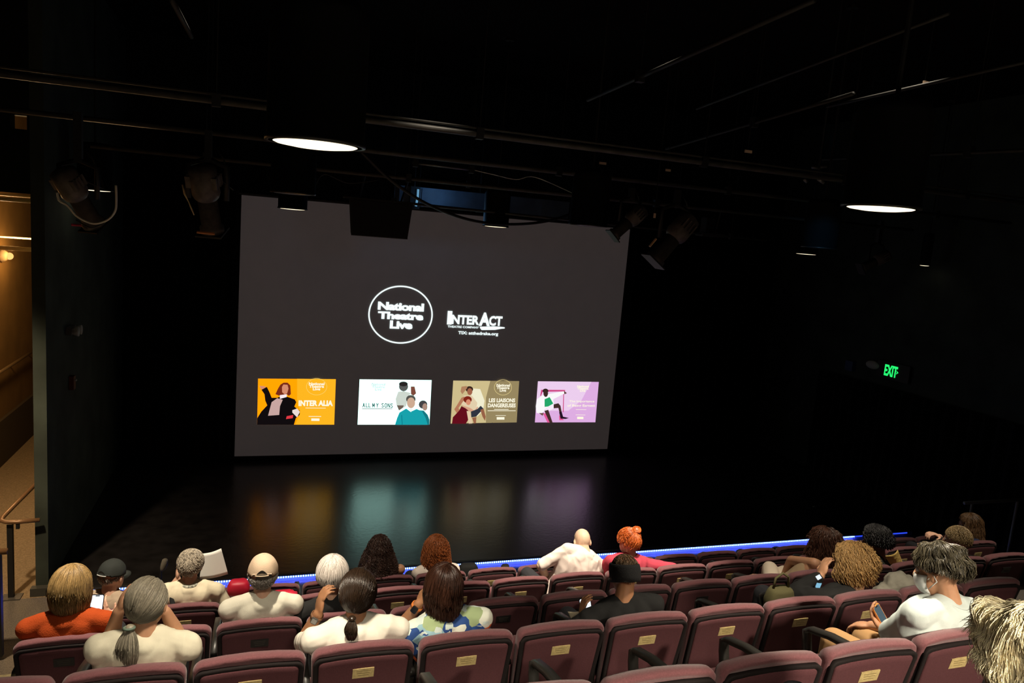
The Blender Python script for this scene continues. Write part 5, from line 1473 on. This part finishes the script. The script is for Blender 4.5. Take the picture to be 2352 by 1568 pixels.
# 18 navy woman
d = person('woman with long brown hair and navy top at the far right', 2, 14, 2226, 1206, yaw=55, pitch=8, sk=SK1, sw=.40, bulk=1.08, top='long', topm=mat('navy_jersey', (.012, .022, .065), .9), dy=.2, N_off=(.06, -.02, -.02),
           hairf=h_bob(1.10, .22, 71, .30, 0, 1300, curl=.004, cl=.08, jit=.010, r=.0022, lift=.010), hairm=hairmat('long_brown', (.12, .065, .03), .4), byaw=15)
# 19 masked person
kp = at(1915, 1470, RY[5] + .62); kp2 = at(1985, 1462, RY[5] + .68)
d = person('person with tousled black and grey hair, face mask and pale blue shirt using a phone', 5, 6, 2155, 1312, yaw=20, pitch=16, roll=4, sk=SK2, sw=.46, bulk=1.12, top='half', long_to='collar', topm=mat('pale_blue_shirt', (.55, .62, .60), .9, .15, bump=.1), wr=.008, dy=.2, hsc=1.03,
           N_off=(.03, 0, -.01), pel=(.04, 0, 0), L=at(2030, 1450, RY[5] + .52), hintL=(-1, -.1, -.7), dL=(-.3, .6, .6), pnL=(.4, -.5, .2),
           hairf=h_bob(1.0, .012, 73, .3, .0, 4200, curl=.004, cl=.08, jit=.012, r=.0016, lift=.020, sn=.014, back=108, side=86, front=60, wave=.013, wf=24, sl=-.006), hairm=hairmat('salt_and_pepper', (.085, .072, .045), .33, .8),
           pants=mat('tan_shorts', (.42, .24, .10), .9), kneeL=kp, kneeR=kp2)
b = MB(); vs = []; H_, M_ = d['H'], d['M']
for j in range(7):
    for i in range(13):
        a = math.radians(-10 + 200 * i / 12); z = -.012 - .085 * j / 6; kx = 1 - .25 * (j / 6) ** 2
        vs.append(H_ + M_ @ (V((.070 * kx * math.cos(a), .034 + .072 * max(math.sin(a), -.2) * (1 - .25 * (j / 6) ** 2) + .010 * math.sin(PI * j / 6), z)) * d['S']))
b.add(vs, [(j * 13 + i, j * 13 + i + 1, j * 13 + i + 14, j * 13 + i + 13) for j in range(6) for i in range(12)])
for s in (-1, 1): b.tube([H_ + M_ @ (V((s * .068, .022, -.03)) * d['S']), H_ + M_ @ (V((s * .086, -.012, .0)) * d['S']), H_ + M_ @ (V((s * .086, -.026, -.03)) * d['S']), H_ + M_ @ (V((s * .066, .02, -.07)) * d['S'])], .0025, 6)
o_ = d['fin'](b, 'face_mask', mat('pale_mask', (.7, .72, .72), .8), smooth=True); k_ = o_.modifiers.new('t', 'SOLIDIFY'); k_.thickness = .003
phone(2028, 1420, RY[5] + .55, (.35, -1, .75), (-.35, .4, 1), 'orange cased phone with dim display held by the masked person', emit('phone_screen_dim', (.09, .13, .15), 1), mat('orange_phone_case', (.8, .33, .09), .5))
# 20 woman lower right
d = person('woman with thick grey blond waves at the lower right corner, nearest the camera', 6, 4, 2338, 1518, yaw=20, pitch=4, sk=SK1, sw=.40, top='long', topm=mat('dark_brown_top', (.05, .035, .025), .9), dy=.2, hsc=1.05,
           hairf=h_bob(1.20, .05, 79, .25, .02, 11000, curl=.007, cl=.09, jit=.014, r=.0011, lift=.030, sn=.02, back=104, wave=.017, wf=15, sl=-.012), hairm=hairmat('grey_blond_waves', (.95, .86, .60), .4, .35))
d['root'].name = 'person'

# ---- belongings
def handbag(px, py, Y, wd, ht, dp, label, m, handle=True, rot=0):
    c = at(px, py, Y); r = root('handbag', c, label, 'bag'); b = MB(); rings = []
    for z, k in ((-ht / 2, .85), (-ht / 2 + .01, .95), (0, 1.0), (ht / 2 - .02, .85), (ht / 2, .7)):
        rings.append([(wd / 2 * k * math.copysign(abs(math.cos(a)) ** .5, math.cos(a)), dp / 2 * k * math.copysign(abs(math.sin(a)) ** .6, math.sin(a)) + .01 * noise.noise(V((a * 2, z * 20, 0))), z) for a in [2 * PI * i / 28 for i in range(28)]])
    b.loft(rings); b.build('bag_body', m, r, True)
    if handle:
        b = MB(); b.tube([(-wd * .3, 0, ht / 2 - .01), (-wd * .25, 0, ht / 2 + .07), (0, 0, ht / 2 + .1), (wd * .25, 0, ht / 2 + .07), (wd * .3, 0, ht / 2 - .01)], .008, 8); b.build('handle', m, r, True)
    r.rotation_euler = (0, 0, rot)
    return r


RED = mat('bright_red_leather', (.45, .008, .03), .5)
handbag(548, 1347, RY[2] + .34, .17, .10, .12, 'bright red handbag left of the man in the tan cap', RED, False)
handbag(648, 1364, RY[2] + .40, .24, .045, .10, 'flat red and black pouch right of the man in the tan cap', RED, False)
handbag(1160, 1309, RY[1] + .46, .10, .12, .08, 'small black bag on the front row seat left of the bald man', BLK, False)
handbag(1075, 1310, RY[1] + .40, .22, .14, .12, 'black bag with red tag beside the woman with copper curls', BLK, False)
handbag(1790, 1374, RY[4] + .36, .20, .15, .12, 'olive canvas bag in front of the person with blond curls', mat('olive_canvas', (.10, .09, .035), .9, bump=.3))
# rumpled grey jacket over a seat back
c = at(2068, 1345, RY[4] + .38); b = MB()
for i in range(9):
    random.seed(i + 40); b.ell(c + V((random.uniform(-.09, .09), random.uniform(-.05, .06), random.uniform(-.10, .02))), (.09, .08, .09))
o_ = b.build('jacket', mat('pale_grey_jacket', (.34, .32, .26), .9, bump=.3, bscale=60), remesh=.008, sm=6, wr=.012, ws=14); tag(o_, 'rumpled pale grey jacket heaped behind the masked person', 'jacket')
